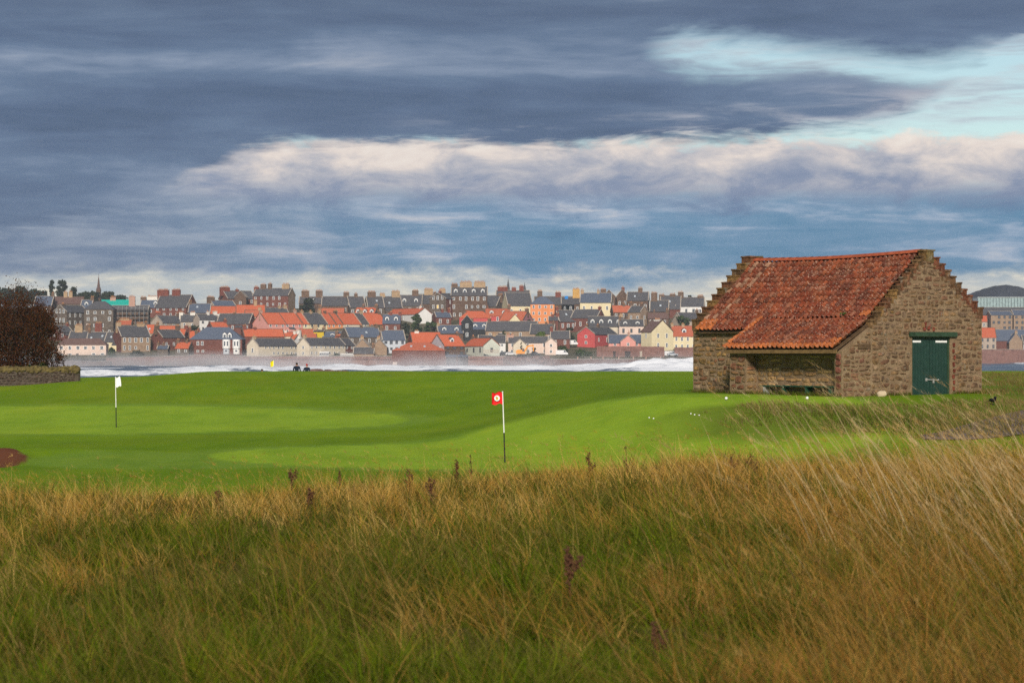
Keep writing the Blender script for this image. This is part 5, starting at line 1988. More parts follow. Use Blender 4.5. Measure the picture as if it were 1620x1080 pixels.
def flagstick(label, px, py, Y, hgt, m, fw, fh, left, lean, droop, wave, black=.38, emblem=False):
    X = (px - 810) / FPX * Y
    root = thing('golf_flag', label, 'flag', (X, Y, g0(X, Y)))
    top = Vector((lean, 0, hgt))
    mid = top * black
    b = MB()
    b.cyl((0, 0, -.15), mid, .022, .02, 8)
    b.build('lower_pole', 'pole_black', root)
    b = MB()
    b.cyl(mid, top, .02, .016, 8)
    b.ball(top, .025, nu=8, nv=5)
    b.build('upper_pole', 'pole_white', root)
    f = cloth('flag', fw, fh, m, root, wave, droop, int(px))
    f.location = top
    f.rotation_euler = (0, 0, PI + .25 if left else -.3)
    if emblem:
        e = MB()
        for (rad, y, mi, sx) in ((.088, -.0, 0, 1.0),):
            n = 20
            e.raw([(math.cos(2 * PI * q / n) * rad, y, math.sin(2 * PI * q / n) * rad) for q in range(n)] + [(math.cos(2 * PI * q / n) * rad, y - .004, math.sin(2 * PI * q / n) * rad) for q in range(n)],
                  [tuple(range(n))[::-1], tuple(range(n, 2 * n))] + [(q, (q + 1) % n, n + (q + 1) % n, n + q) for q in range(n)], 0)
        e.prism([(-.03, -.045), (.03, -.045), (.034, .01), (0, .055), (-.034, .01)], 'y', -.012, -.006, 1)
        e.prism([(-.045, .012), (-.012, .03), (-.03, .06)], 'y', -.011, -.005, 2)
        o = e.build('emblem', ['flag_white', 'emblem_gold', 'emblem_green'], f)
        # the cloth is turned half round, so its +y side faces the viewer
        o.location = (fw * .52, wave * 1.1 + .022, -fh * .52)
        o.rotation_euler = (0, 0, PI)
    return root


flagstick('red golf flag with round white emblem on a white and black pole', 799, 722, 69.0, 2.13, 'flag_red', .36, .36, True, -.075, .10, .025, .42, True)
flagstick('limp white golf flag on the far left green', 184, 683, 97.0, 2.13, 'flag_white', .26, .42, False, -.035, -.15, .05, .40)
flagstick('yellow golf flag beyond the crest near the golfers', 433, 590, 194.0, 2.35, 'flag_yellow', .30, .48, True, 0, .3, .05, .05)


# ---- people
mat('navy_jacket', (.012, .020, .042), .25, 6)
mat('dark_trousers', (.016, .016, .020), .25, 6)
mat('skin', (.42, .24, .17), .1, 6)
mat('dark_hair', (.03, .022, .018), .2, 9)
mat('red_wool', (.40, .04, .05), .15, 9)
mat('black_jacket', (.008, .009, .011), .25, 6)
mat('shoe_leather', (.02, .016, .014), .2, 6)


def person(label, px, Y, rz, jacket, hat, stride=.16, arms=(.25, -.2), hgt=1.75):
    X = (px - 810) / FPX * Y
    root = thing('person', label, 'person', (X, Y, g0(X, Y) + .01), rz)
    k = hgt / 1.75
    J = {}
    verts, edges, rad = [], [], []

    def v(name, p, r, parent=None):
        J[name] = len(verts)
        verts.append(tuple(c * k for c in p))
        rad.append((r[0] * k, r[1] * k))
        if parent:
            edges.append((J[parent], J[name]))
    v('pelvis', (0, 0, .95), (.165, .115))
    v('waist', (0, .01, 1.10), (.155, .11), 'pelvis')
    v('chest', (0, .015, 1.30), (.19, .125), 'waist')
    v('upper', (0, .005, 1.42), (.16, .105), 'chest')
    v('neck', (0, -.005, 1.50), (.06, .06), 'upper')
    v('skull', (0, -.015, 1.60), (.078, .092), 'neck')
    v('crown', (0, -.01, 1.70), (.068, .080), 'skull')
    for s, sg in (('l', -1), ('r', 1)):
        a = arms[0] if sg < 0 else arms[1]
        st = stride * sg
        v('sh' + s, (sg * .205, 0, 1.40), (.075, .075), 'upper')
        v('el' + s, (sg * .275, .05 + a * .1, 1.13), (.054, .054), 'sh' + s)
        v('wr' + s, (sg * .27, -.10 - a * .35, .93), (.038, .036), 'el' + s)
        v('pa' + s, (sg * .262, -.13 - a * .40, .85), (.042, .025), 'wr' + s)
        for q, (dx, ln) in enumerate(((-.03, .075), (-.01, .09), (.012, .085), (.03, .07))):
            v('f%s%d' % (s, q), (sg * .262 + .01, -.13 - a * .42 + dx, .80), (.010, .010), 'pa' + s)
            v('g%s%d' % (s, q), (sg * .255, -.15 - a * .42 + dx, .80 - ln * .55), (.008, .008), 'f%s%d' % (s, q))
        v('t' + s, (sg * .245, -.185 - a * .40, .84), (.011, .011), 'pa' + s)
        v('u' + s, (sg * .240, -.195 - a * .40, .80), (.009, .009), 't' + s)
        v('hip' + s, (sg * .095, 0, .86), (.095, .10), 'pelvis')
        v('kn' + s, (sg * .10, -.03 + st * .6, .49), (.062, .066), 'hip' + s)
        v('an' + s, (sg * .10, .02 + st, .09), (.045, .048), 'kn' + s)
        v('toe' + s, (sg * .115, -.16 + st, .035), (.045, .03), 'an' + s)
    me = bpy.data.meshes.new('body')
    me.from_pydata(verts, edges, [])
    o = bpy.data.objects.new('body_cage', me)
    COL.objects.link(o)
    md = o.modifiers.new('skin', 'SKIN')
    md.use_smooth_shade = True
    for q, (a, b) in enumerate(rad):
        sv = me.skin_vertices[0].data[q]
        sv.radius = (a, b)
        sv.use_root = q == 0
    o.modifiers.new('sub', 'SUBSURF').levels = 1
    o.modifiers['sub'].render_levels = 1
    dg = bpy.context.evaluated_depsgraph_get()
    new = bpy.data.meshes.new_from_object(o.evaluated_get(dg))
    bpy.data.objects.remove(o)
    new.materials.clear()
    for m in ('dark_trousers', jacket, 'skin', 'shoe_leather'):
        new.materials.append(MATS[m])
    for p in new.polygons:
        c = p.center
        z = c.z / k
        hand = abs(c.x) / k > .2 and z < .92
        p.material_index = 2 if (z > 1.49 or hand) else (1 if z > .86 else (3 if z < .10 else 0))
    new.name = 'body'
    body = link('body', new, root)
    # face: nose, ears, eyes and mouth; hair or hat as clothing of its own
    b = MB()
    b.raw([(-.014 * k, -.095 * k, 1.60 * k), (.014 * k, -.095 * k, 1.60 * k), (0, -.125 * k, 1.595 * k), (0, -.098 * k, 1.64 * k)], [(0, 1, 2), (1, 3, 2), (3, 0, 2)], 0)
    for sg in (-1, 1):
        b.ball((sg * .082 * k, -.005 * k, 1.61 * k), .022 * k, .5, .9, 1.3, 6, 4, 0)
        b.ball((sg * .030 * k, -.098 * k, 1.635 * k), .010 * k, 1.3, .6, .8, 6, 4, 1)
    b.box(-.022 * k, .022 * k, -.103 * k, -.094 * k, 1.556 * k, 1.564 * k, 1)
    b.build('face', ['skin', 'dark_hair'], root)
    b = MB()
    if hat:
        b.ball((0, -.008 * k, 1.685 * k), .103 * k, 1, 1.08, .80, 12, 8)
        b.cyl((0, -.008 * k, 1.655 * k), (0, -.008 * k, 1.685 * k), .107 * k, .107 * k, 14)
        b.ball((0, 0, 1.775 * k), .028 * k, nu=8, nv=6)
        b.build('hat', hat, root, True)
    else:
        b.ball((0, .012 * k, 1.665 * k), .101 * k, 1, 1.05, .90, 12, 8)
        b.build('hair', 'dark_hair', root, True)
    return root


person('taller golfer in navy jacket seen from behind, walking beyond the crest', 469.5, 187.0, PI + .1, 'navy_jacket', None, .18, (.5, .3), 1.80)
person('golfer in navy jacket and red hat seen from behind on the crest', 485.5, 187.5, PI - .2, 'navy_jacket', 'red_wool', -.12, (.1, .1), 1.70)
person('distant figure in black, only head and shoulders above the crest', 414.5, 197.0, PI / 2 + .6, 'black_jacket', None, .1, (.3, .1), 1.72)


def crow():
    p = gpt(1571, 641)
    root = thing('crow', 'black crow standing in the rough by the gravel track', 'bird', p, 0.35)
    b = MB()
    b.ball((0, 0, .16), .075, .85, 1.75, .95, 10, 7)
    b.ball((0, -.14, .255), .045, .9, 1.15, 1, 10, 7)
    b.cyl((0, -.09, .19), (0, -.135, .245), .055, .042, 8)
    b.prism([(-.02, .12), (.02, .12), (.035, .31), (-.035, .31)], 'z', .125, .145)
    b.build('body', 'black_jacket', root, True)
    b = MB()
    b.cyl((0, -.18, .25), (0, -.245, .24), .016, .003, 6)
    b.build('beak', 'pole_black', root)
    for s in (-1, 1):
        b = MB()
        b.ball((s * .066, .03, .175), .05, .3, 2.3, .9, 8, 6)
        b.build('wing', 'black_jacket', root, True)
        b = MB()
        b.cyl((s * .03, .0, .10), (s * .03, -.01, .0), .008, .007, 5)
        b.cyl((s * .03, -.01, .004), (s * .04, -.06, .004), .006, .004, 4)
        b.cyl((s * .03, -.01, .004), (s * .015, -.055, .004), .006, .004, 4)
        b.build('leg', 'pole_black', root)


crow()


def bench():
    ux, uy = math.cos(BROT), math.sin(BROT)
    vx, vy = -uy, ux
    def P(x, y, z):
        return (BX + ux * x + vx * y, BY + uy * x + vy * y, BZ + z)
    root = thing('bench', 'long low green bench inside the barn porch', 'bench', P(0, 0, 0), BROT)
    for j in range(2):
        b = MB()
        b.box(-1.22 + j * .19, -1.05 + j * .19, .42, 4.40, .27, .31)
        b.build('seat_plank', 'bench_green', root)
    for y in (.8, 2.0, 3.2, 4.2):
        b = MB()
        b.box(-1.20, -.90, y - .04, y + .04, -.15, .267)
        b.build('leg', 'bench_green' if y < 4 else 'galvanised', root)


bench()


def small_things():
    p = gpt(1395, 627)
    b = MB()
    b.ball((0, 0, .07), .13, 1.35, .9, .95, 12, 8, 0, .10)
    b.ball((.08, -.02, .12), .08, 1.1, .9, .9, 10, 6, 0, .12)
    o = b.build('boulder', 'pale_rock', None, True)
    o.location = p
    tag(o, 'single pale cream boulder on the grass below the green door', 'rock')
    for lab, px, py in (('white tee marker left of the porch on the short grass', 1149, 633), ('white tee marker right of the porch on the short grass', 1277, 632.5)):
        p = gpt(px, py)
        root = thing('tee_marker', lab, 'marker', p)
        b = MB()
        b.ball((0, 0, .065), .052, 1, 1, 1.05, 12, 8)
        b.build('head', 'pole_white', root, True)
        b = MB()
        b.cyl((0, 0, -.06), (0, 0, .05), .02, .02, 6)
        b.build('spike', 'pole_black', root)
    labs = ['leftmost white golf ball in the grass left of the barn bank', 'second white golf ball from the left below the barn', 'third white golf ball from the left below the barn', 'fourth white golf ball from the left below the barn', 'rightmost white golf ball in the grass below the barn']
    for lab, px, py in zip(labs, (1027, 1034, 1093, 1099, 1106), (662, 663, 656, 657, 658)):
        p = gpt(px, py)
        b = MB()
        b.ball((0, 0, .025), .026, 1, 1, 1, 10, 7)
        o = b.build('golf_ball', 'pole_white', None, True)
        o.location = p
        tag(o, lab, 'golf ball', 'golf balls below the barn')


small_things()


def track():
    """gravel track climbing past the barn on the right"""
    up = [(1700, 630), (1660, 640), (1620, 650), (1585, 658), (1550, 667), (1515, 677), (1480, 686), (1450, 691)]
    dn = [(1730, 668), (1690, 676), (1650, 684), (1610, 689), (1575, 693), (1540, 696), (1500, 697), (1455, 696)]
    rows = []
    for (a, b) in zip(up, dn):
        A, B = gpt(*a), gpt(*b)
        row = []
        for t in np.linspace(0, 1, 9):
            q = A.lerp(B, t)
            row.append((q.x, q.y, g0(q.x, q.y) + .03 + .02 * math.sin(t * 9)))
        rows.append(row)
    # refine along the track
    fine = []
    for r0, r1 in zip(rows[:-1], rows[1:]):
        for s in np.linspace(0, 1, 6, endpoint=False):
            fine.append([(a[0] + (b[0] - a[0]) * s, a[1] + (b[1] - a[1]) * s, 0) for a, b in zip(r0, r1)])
    b = MB()
    V = [(x, y, g0(x, y) + .035) for row in fine for x, y, _ in row]
    n = 9
    F = [(i * n + j, i * n + j + 1, (i + 1) * n + j + 1, (i + 1) * n + j) for i in range(len(fine) - 1) for j in range(n - 1)]
    b.raw(V, F)
    o = b.build('path', mat('track_gravel', (.10, .078, .082), .35, 3, col2=(.14, .11, .11)), None, True)
    tag(o, kind='structure')


track()


# ---- old wall and bare bush on the left
def old_wall():
    Y = 145.0
    k = Y / FPX
    x0, x1 = (-150 - 810) * k, (122 - 810) * k
    root = thing('field_wall', 'old rubble field wall topped with turf, under the bare bush', 'wall', (0, Y, 0))
    V, F, C = [], [], []
    r = random.Random(2)
    L = x1 - x0
    zt = EYE + (HZ - 587) * k
    zb = EYE + (HZ - 611) * k
    core = MB()
    core.box(x0, x1 - .15, 0, .6, zb - .6, zt - .02)
    core.cyl((x1 - .15, .3, zb - .6), (x1 - .15, .3, zt - .02), .3, .3, 12)
    core.build('wall', mat('old_mortar', (.085, .066, .052), .4, 4), root)
    st = rubble([(0, -.1), (L - .1, -.1), (L - .1, zt - zb), (0, zt - zb)], [], .10, .19, .16, .40, 31)
    for q, (s, z, sw, sh) in enumerate(st):
        vs, fs = UNIT_STONES[q % 14]
        b = len(V)
        c = pick_col(r, [(.105, .078, .062), (.13, .10, .082), (.085, .064, .053), (.15, .12, .10), (.105, .07, .056)])
        for x, y, zz in vs:
            V.append((x0 + s + x * sw, y * .05, zb + z + zz * sh))
            C.append(c)
        F += [tuple(b + i for i in f) for f in fs]
    me = bpy.data.meshes.new('rubble_facing')
    me.from_pydata(V, [], F)
    a = me.attributes.new('col', 'FLOAT_COLOR', 'POINT')
    a.data.foreach_set('color', np.concatenate([np.array(C), np.ones((len(C), 1))], 1).astype(np.float32).ravel())
    me.materials.append(MATS['rubble_stone_mass'])
    tag(link('rubble_facing', me, root), kind='stuff')
    t = MB()
    n = 44
    for j in range(n):
        x = x0 + L * (j + .5) / n
        t.ball((x, .3, zt + .06), .27, 1.1, 1.5, r.uniform(.75, 1.25), 9, 6, 0, .25)
    t.build('turf_top', mat('dry_turf', (.10, .072, .034), .45, 5, col2=(.13, .10, .035)), root)
    return zt


WALL_TOP = old_wall()
leaf_mat('autumn_leaf', (.055, .020, .009), (.105, .040, .015), .2)
mat('twig', (.035, .020, .014), .3, 5)


def bare_bush():
    Y = 149.0
    k = Y / FPX
    cx = (18 - 810) * k
    root = thing('thorn_bush', 'big bare brown thorn bush behind the old field wall', 'bush', (cx, Y, g0(cx, Y)))
    zb = 0
    h = (580 - 440) * k + 1.0
    w = 70 * k
    r = random.Random(8)
    b = MB()
    tips = []

    def grow(p, d, ln, rad, lv):
        q = p + d * ln
        # stay within the dome of the bush
        e = math.sqrt((q.x / w) ** 2 + (q.y / 2.4) ** 2 + (q.z / h) ** 2)
        if e > 1.02:
            q = p + d * ln * max(.1, (1.02 - .0) / e * .7)
            if e > 1.25:
                return
        b.cyl(p, q, rad, rad * .68, 4 if lv > 1 else 6, caps=False)
        if lv >= 4:
            tips.append(q)
            return
        for _ in range(r.randint(2, 4)):
            nd = (d + Vector((r.gauss(0, .55), r.gauss(0, .5), r.gauss(.05, .4)))).normalized()
            grow(q, nd, ln * r.uniform(.6, .85), rad * .62, lv + 1)
        if lv >= 2:
            tips.append(q)
    for j in range(46):
        x = -w * .9 + 1.8 * w * j / 45 + r.uniform(-.1, .1)
        mx = max(.35, math.sqrt(max(0.05, 1 - (x / w) ** 2)))
        grow(Vector((x, r.uniform(-.8, .8), .1)), Vector((x / w * .35, r.gauss(0, .2), 1)).normalized(), h * .32 * mx * r.uniform(.8, 1.1), .045, 0)
    b.build('branches', 'twig', root)
    tp = np.array([t[:] for t in tips])
    rg = np.random.default_rng(4)
    n = 42000
    c = tp[rg.integers(0, len(tp), n)] + rg.normal(size=(n, 3)) * np.array([.2, .2, .2])
    m_ = n // 2
    dd = rg.normal(size=(m_, 3))
    dd /= np.linalg.norm(dd, axis=1)[:, None]
    dd[:, 2] = np.abs(dd[:, 2])
    rr_ = rg.random(m_)[:, None] ** .5 * (.86 + .16 * np.sin(dd[:, :1] * 9 + dd[:, 1:2] * 7))
    c[:m_] = dd * rr_ * np.array([w * .98, 2.2, h * .97])
    a = rg.normal(size=(n, 3))
    a /= np.linalg.norm(a, axis=1)[:, None]
    d = rg.normal(size=(n, 3))
    bb = np.cross(a, d)
    bb /= np.linalg.norm(bb, axis=1)[:, None]
    s = rg.uniform(.03, .075, n)[:, None]
    V = np.stack([c - a * s, c + bb * s * .6, c + a * s, c - bb * s * .6], 1).reshape(-1, 3)
    link('foliage', npmesh('foliage', V, [np.arange(4 * n).reshape(-1, 4)], None, MATS['autumn_leaf']), root)
    # green ivy at its right foot
    V, F = leaves(np.array([(w * .75, -.7, 1.25), (w * .5, -.8, 1.05), (w * .2, -.8, 1.05), (-w * .1, -.8, 1.0)]), np.array([.42, .35, .35, .3]), 1200, .05, 77)
    link('ivy', npmesh('ivy', V, [F], None, MATS['green_leaf']), root)


bare_bush()

# ------------------------------------------------------------------ long grass
def blade_mat():
    m = bpy.data.materials.new('grass_blade')
    m.use_nodes = True
    T = NT(m.node_tree)
    c = T.n('ShaderNodeAttribute', attribute_name='col').outputs['Color']
    d = T.n('ShaderNodeBsdfDiffuse')
    T.put(d.inputs[0], c)
    tr = T.n('ShaderNodeBsdfTranslucent')
    T.put(tr.inputs[0], c)
    mx = T.n('ShaderNodeMixShader')
    mx.inputs[0].default_value = .30
    T.t.links.new(d.outputs[0], mx.inputs[1])
    T.t.links.new(tr.outputs[0], mx.inputs[2])
    o = T.n('ShaderNodeOutputMaterial')
    T.t.links.new(mx.outputs[0], o.inputs[0])
    return m


BLADE = blade_mat()


def blades(P, h, w, ang, lean, bend, col, tipcol, segs, face=.9, kink=None):
    """ribbon blades -> verts, faces (quads, tris), colours"""
    n = len(P)
    phi = rng.uniform(-face, face, n)
    side = np.stack([np.cos(phi), np.sin(phi), np.zeros(n)], 1)
    ld = np.stack([np.cos(ang), np.sin(ang), np.zeros(n)], 1)
    V, C = [], []
    for k in range(segs + 1):
        t = k / segs
        out = lean * t + bend * t * t
        up = t - .45 * bend * bend * t * t * t
        c = P + ld * (h * out)[:, None] + np.array([0, 0, 1.0]) * (h * np.maximum(up, .02))[:, None]
        cc = col * (1 - t) + tipcol * t
        ww = (w * (1 - t) ** .6 * .5)[:, None]
        if k < segs:
            V += [c - side * ww, c + side * ww]
            C += [cc, cc]
        else:
            V.append(c)
            C.append(cc)
    V = np.stack(V, 1)
    C = np.stack(C, 1)
    m = 2 * segs + 1
    base = np.arange(n)[:, None] * m
    q = np.concatenate([base + np.array([[2 * k, 2 * k + 1, 2 * k + 3, 2 * k + 2]]) for k in range(segs - 1)]) if segs > 1 else np.zeros((0, 4), dtype=int)
    t = base + np.array([[2 * segs - 2, 2 * segs - 1, 2 * segs]])
    return V.reshape(-1, 3), q, t, C.reshape(-1, 3), V[:, -1]


def grass_object(name, parts):
    V, Q, T, C = [], [], [], []
    o = 0
    for v, q, t, c, _ in parts:
        V.append(v)
        C.append(c)
        if len(q):
            Q.append(q + o)
        T.append(t + o)
        o += len(v)
    fl = ([np.concatenate(Q)] if Q else []) + [np.concatenate(T)]
    me = npmesh(name, np.concatenate(V), fl, np.concatenate(C), BLADE)
    return tag(link(name, me), kind='stuff')


def scatter(n, y0, y1, half=.262, power=1.0):
    """points in the wedge the lens sees, density per area ~ Y**-power"""
    e = 2 - power
    Y = (rng.random(n) * (y1 ** e - y0 ** e) + y0 ** e) ** (1 / e)
    X = rng.uniform(-half, half, n) * Y
    return X, Y


def dry_map(X, Y):
    """0 = green patch, 1 = dry straw"""
    u = X / Y
    base = np.interp(Y, [8, 12, 15, 18, 22, 25, 29], [.34, .26, .18, .22, .44, .86, 1.0])  # dry crest also carries its sunlight, greener foreground its shade
    base = base + .36 * sstep(u, .045, .15) * sstep(-Y, -25, -9)
    base = base - .55 * np.exp(-((u - .035) / .065) ** 2 - ((Y - 14.5) / 3.2) ** 2)
    base = base - .28 * np.exp(-((u + .19) / .07) ** 2 - ((Y - 20.5) / 2.6) ** 2)
    return np.clip(base + .62 * fbm(X, Y, 41, 3, .5) + .25 * fbm(X, Y, 42, 2, 2.2), 0, 1)


def mixc(n, palette, k=.22):
    p = np.array(palette)
    c = p[rng.integers(0, len(p), n)]
    return np.clip(c * rng.uniform(1 - k, 1 + k, (n, 1)), 0, 1)


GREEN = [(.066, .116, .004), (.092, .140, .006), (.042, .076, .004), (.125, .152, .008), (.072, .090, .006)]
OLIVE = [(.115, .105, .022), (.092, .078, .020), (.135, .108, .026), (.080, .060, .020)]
STRAW = [(.56, .345, .072), (.62, .400, .110), (.50, .285, .052), (.45, .235, .040), (.66, .45, .15)]
RUST = [(.46, .205, .045), (.36, .150, .036), (.54, .260, .062), (.48, .225, .048)]


def rough_grass():
    parts = []

    def tufts(nt, per, y0, y1, hr, wr, segs, kind, rad=(.03, .10), power=1.0):
        X, Y = scatter(nt, y0, y1, power=power)
        dm = dry_map(X, Y)
        if kind == 'dry':
            keep = rng.random(nt) < (.05 + .95 * sstep(dm, .28, .66))
        else:
            keep = rng.random(nt) < (1.0 - .60 * dm)
        X, Y, dm = X[keep], Y[keep], dm[keep]
        nt = len(X)
        u = X / Y
        vig = (1 + .62 * fbm(X, Y, 51, 3, .7)) * rng.uniform(.6, 1.25, nt) * (1 + .35 * sstep(u, .08, .2)) * np.interp(Y, [8, 22, 27, 30.5, 33], [1, 1, .90, .50, .28])
        if kind == 'dry':
            st, ru = mixc(nt, STRAW, .15), mixc(nt, RUST, .15)
            f = np.clip(sstep(u, .03, .14) * .50 + .20 + rng.normal(0, .25, nt) + .4 * fbm(X, Y, 71, 2, .8) - .6 * sstep(Y, 20, 25), 0, 1)[:, None]
            tc = st * (1 - f) + ru * f
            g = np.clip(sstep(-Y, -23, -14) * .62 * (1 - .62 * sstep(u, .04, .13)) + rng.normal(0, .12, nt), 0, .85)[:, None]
            tc = tc * (1 - g) + mixc(nt, [(.150, .100, .036), (.115, .072, .028), (.20, .135, .055), (.13, .105, .03)]) * g  # near dry tufts get darker browns, shade put into their colour
        else:
            f = np.clip(dm * 1.0 - .1 + rng.normal(0, .28, nt), 0, 1)[:, None]
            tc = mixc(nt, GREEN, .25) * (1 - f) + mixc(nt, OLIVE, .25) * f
        nb = np.maximum(4, rng.poisson(per, nt))
        k = np.repeat(np.arange(nt), nb)
        n = len(k)
        R = rng.uniform(rad[0], rad[1], nt)[k]
        q = np.sqrt(rng.random(n))
        a = rng.uniform(0, 2 * PI, n)
        px, py = X[k] + np.cos(a) * R * q, Y[k] + np.sin(a) * R * q
        h = rng.uniform(hr[0], hr[1], n) * vig[k] * (1.1 - .35 * q)
        w = rng.uniform(wr[0], wr[1], n) * (1 + (Y[k] - 10) * .018)
        gust = np.where(u[k] > .05, .34, .20) * rng.normal(.5, .6, n)
        lx = np.cos(a) * q * .55 - gust * (.5 + .5 * np.abs(fbm(px, py, 61, 2, .6)))
        ly = np.sin(a) * q * .55
        ang = np.arctan2(ly, lx) + rng.normal(0, .35, n)
        amt = np.hypot(lx, ly)
        bend = np.abs(rng.normal(.18, .22, n)) + amt * .55
        lean = amt * .55 + np.abs(rng.normal(0, .10, n))
        # a few broken stems lie over
        br = rng.random(n) < (.05 if kind == 'dry' else .03)
        lean = np.where(br, lean + rng.uniform(.5, 1.2, n), lean)
        col = np.clip(tc[k] * rng.uniform(.72, 1.28, (n, 1)), 0, 1)
        tip = col * 1.12
        if kind != 'dry':
            yl = (rng.random(n) < .30)[:, None]
            tip = np.where(yl, tip * .5 + np.array([.30, .21, .07]) * .5, tip)
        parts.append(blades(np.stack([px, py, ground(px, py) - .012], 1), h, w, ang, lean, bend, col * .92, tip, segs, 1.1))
    tufts(7000, 21, 8.6, 33, (.17, .42), (.0044, .0090), 3, 'green')
    tufts(2700, 17, 8.6, 30, (.20, .48), (.0028, .0056), 3, 'dry')
    tufts(2600, 10, 22, 30.5, (.22, .40), (.0036, .0060), 2, 'dry', (.03, .09), 0.0)
    # drooping tangles of dry bent, thickest on the right
    nt = 3000
    X, Y = scatter(nt, 8.8, 29)
    u = X / Y
    cl = fbm(X, Y, 91, 3, .75) + .30 * fbm(X, Y, 92, 2, 2.4)
    keep = rng.random(nt) < sstep(cl + .50 * sstep(u, .0, .13) - .20, .02, .38)
    X, Y, u = X[keep], Y[keep], u[keep]
    nt = len(X)
    f = np.clip(sstep(u, -.02, .12) + rng.normal(0, .25, nt), 0, 1)[:, None]
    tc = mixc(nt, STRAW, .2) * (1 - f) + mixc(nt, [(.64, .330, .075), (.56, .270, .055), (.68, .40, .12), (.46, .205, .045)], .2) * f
    tc = tc * np.interp(Y, [9, 13, 19], [.58, .72, 1.0])[:, None]  # near tangles dimmed by distance, cloud shade put into the colour
    k = np.repeat(np.arange(nt), np.maximum(6, rng.poisson(22, nt)))
    n = len(k)
    px, py = X[k] + rng.normal(0, .06, n), Y[k] + rng.normal(0, .06, n)
    col = np.clip(tc[k] * rng.uniform(.65, 1.3, (n, 1)), 0, 1)
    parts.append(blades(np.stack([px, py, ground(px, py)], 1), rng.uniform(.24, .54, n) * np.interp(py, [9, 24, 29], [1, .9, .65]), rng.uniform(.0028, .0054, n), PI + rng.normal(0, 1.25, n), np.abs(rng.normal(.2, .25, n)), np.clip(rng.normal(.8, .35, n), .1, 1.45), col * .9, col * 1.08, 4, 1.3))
    # short matted litter between the tufts
    n = 52000
    X, Y = scatter(n, 8.6, 31)
    f = np.clip(dry_map(X, Y) + rng.normal(0, .2, n), 0, 1)[:, None]
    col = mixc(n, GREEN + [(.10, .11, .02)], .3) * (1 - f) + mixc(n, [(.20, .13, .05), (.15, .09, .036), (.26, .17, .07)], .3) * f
    parts.append(blades(np.stack([X, Y, ground(X, Y) - .01], 1), rng.uniform(.05, .17, n), rng.uniform(.004, .008, n), rng.uniform(0, 2 * PI, n), np.abs(rng.normal(.45, .4, n)), np.abs(rng.normal(.4, .3, n)), col * .9, col * 1.1, 2, 1.4))
    # flowering stems, blown to the left, with their seed heads
    n = 4600
    X, Y = scatter(n, 9.0, 29)
    dm = dry_map(X, Y)
    u = X / Y
    keep = rng.random(n) < (.15 + .6 * dm + .45 * sstep(u, .05, .18))
    X, Y, u = X[keep], Y[keep], u[keep]
    n = len(X)
    P = np.stack([X, Y, ground(X, Y)], 1)
    h = rng.uniform(.42, .74, n) * np.interp(Y, [9, 22, 29], [1, .95, .72]) * (1 + .25 * sstep(u, .10, .2))
    wind = PI + rng.normal(0, 1.0, n)
    lean = np.abs(rng.normal(.16, .16, n)) + .22 * sstep(u, .05, .2)
    bend = np.abs(rng.normal(.3, .25, n))
    col = mixc(n, STRAW + [(.42, .24, .09)]) * np.interp(Y, [9, 14, 22], [.55, .62, 1.0])[:, None]  # shade painted into the colour of the closer stems
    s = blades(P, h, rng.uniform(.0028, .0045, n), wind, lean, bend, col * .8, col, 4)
    parts.append(s)
    tips = s[4]
    d = np.stack([np.cos(wind), np.sin(wind), np.full(n, .25)], 1)
    for j in range(7):
        parts.append(blades(tips - d * (.012 * j) * rng.uniform(.6, 1.2, (n, 1)), rng.uniform(.018, .05, n), rng.uniform(.0026, .0046, n), wind + rng.normal(0, .9, n), np.abs(rng.normal(.7, .4, n)), rng.uniform(.0, .6, n), col * .88, col * 1.05, 1, 1.5))
    grass_object('rough_grass', parts)
    # a thicket of pale wind-blown stems rising at the right, in front of the track and the barn
    parts = []
    n = 900
    X = rng.uniform(.085, .262, n)
    Y = rng.uniform(13.5, 24, n)
    k = rng.random(n) < (.05 + .95 * sstep(X, .15, .26))
    X, Y = X[k] * Y[k], Y[k]
    n = len(X)
    P = np.stack([X, Y, ground(X, Y)], 1)
    h = rng.uniform(.50, 1.10, n)
    wind = PI + rng.normal(0, .6, n)
    col = mixc(n, [(.50, .34, .15), (.56, .42, .22), (.44, .27, .10)])
    s = blades(P, h, rng.uniform(.0045, .0075, n), wind, rng.uniform(.10, .75, n), rng.uniform(.1, .6, n), col * .85, col, 5)
    parts.append(s)
    for j in range(9):
        parts.append(blades(s[4] + np.array([.016 * j, 0, -.007 * j]), rng.uniform(.025, .07, n), rng.uniform(.0028, .0048, n), wind + rng.normal(0, .7, n), np.abs(rng.normal(.8, .3, n)), rng.uniform(.0, .6, n), col * .9, col, 1))
    # the tallest wisps, arching up across the barn's foot
    n = 60
    Y = rng.uniform(15, 21, n)
    X = (rng.uniform(1255, 1680, n) - 810) / FPX * Y
    P = np.stack([X, Y, ground(X, Y)], 1)
    wind = PI + rng.normal(0, .3, n)
    col = mixc(n, [(.58, .43, .21), (.64, .50, .28), (.52, .35, .15)])
    s = blades(P, rng.uniform(.95, 1.40, n), rng.uniform(.0065, .0095, n), wind, rng.uniform(.25, .6, n), rng.uniform(.05, .40, n), col * .85, col, 6)
    parts.append(s)
    for j in range(9):
        parts.append(blades(s[4] + np.array([.016 * j, 0, -.009 * j]), rng.uniform(.025, .07, n), rng.uniform(.0028, .0048, n), wind + rng.normal(0, .6, n), np.abs(rng.normal(.8, .3, n)), rng.uniform(.0, .6, n), col * .9, col, 1))
    grass_object('tall_grass_stems', parts)


rough_grass()


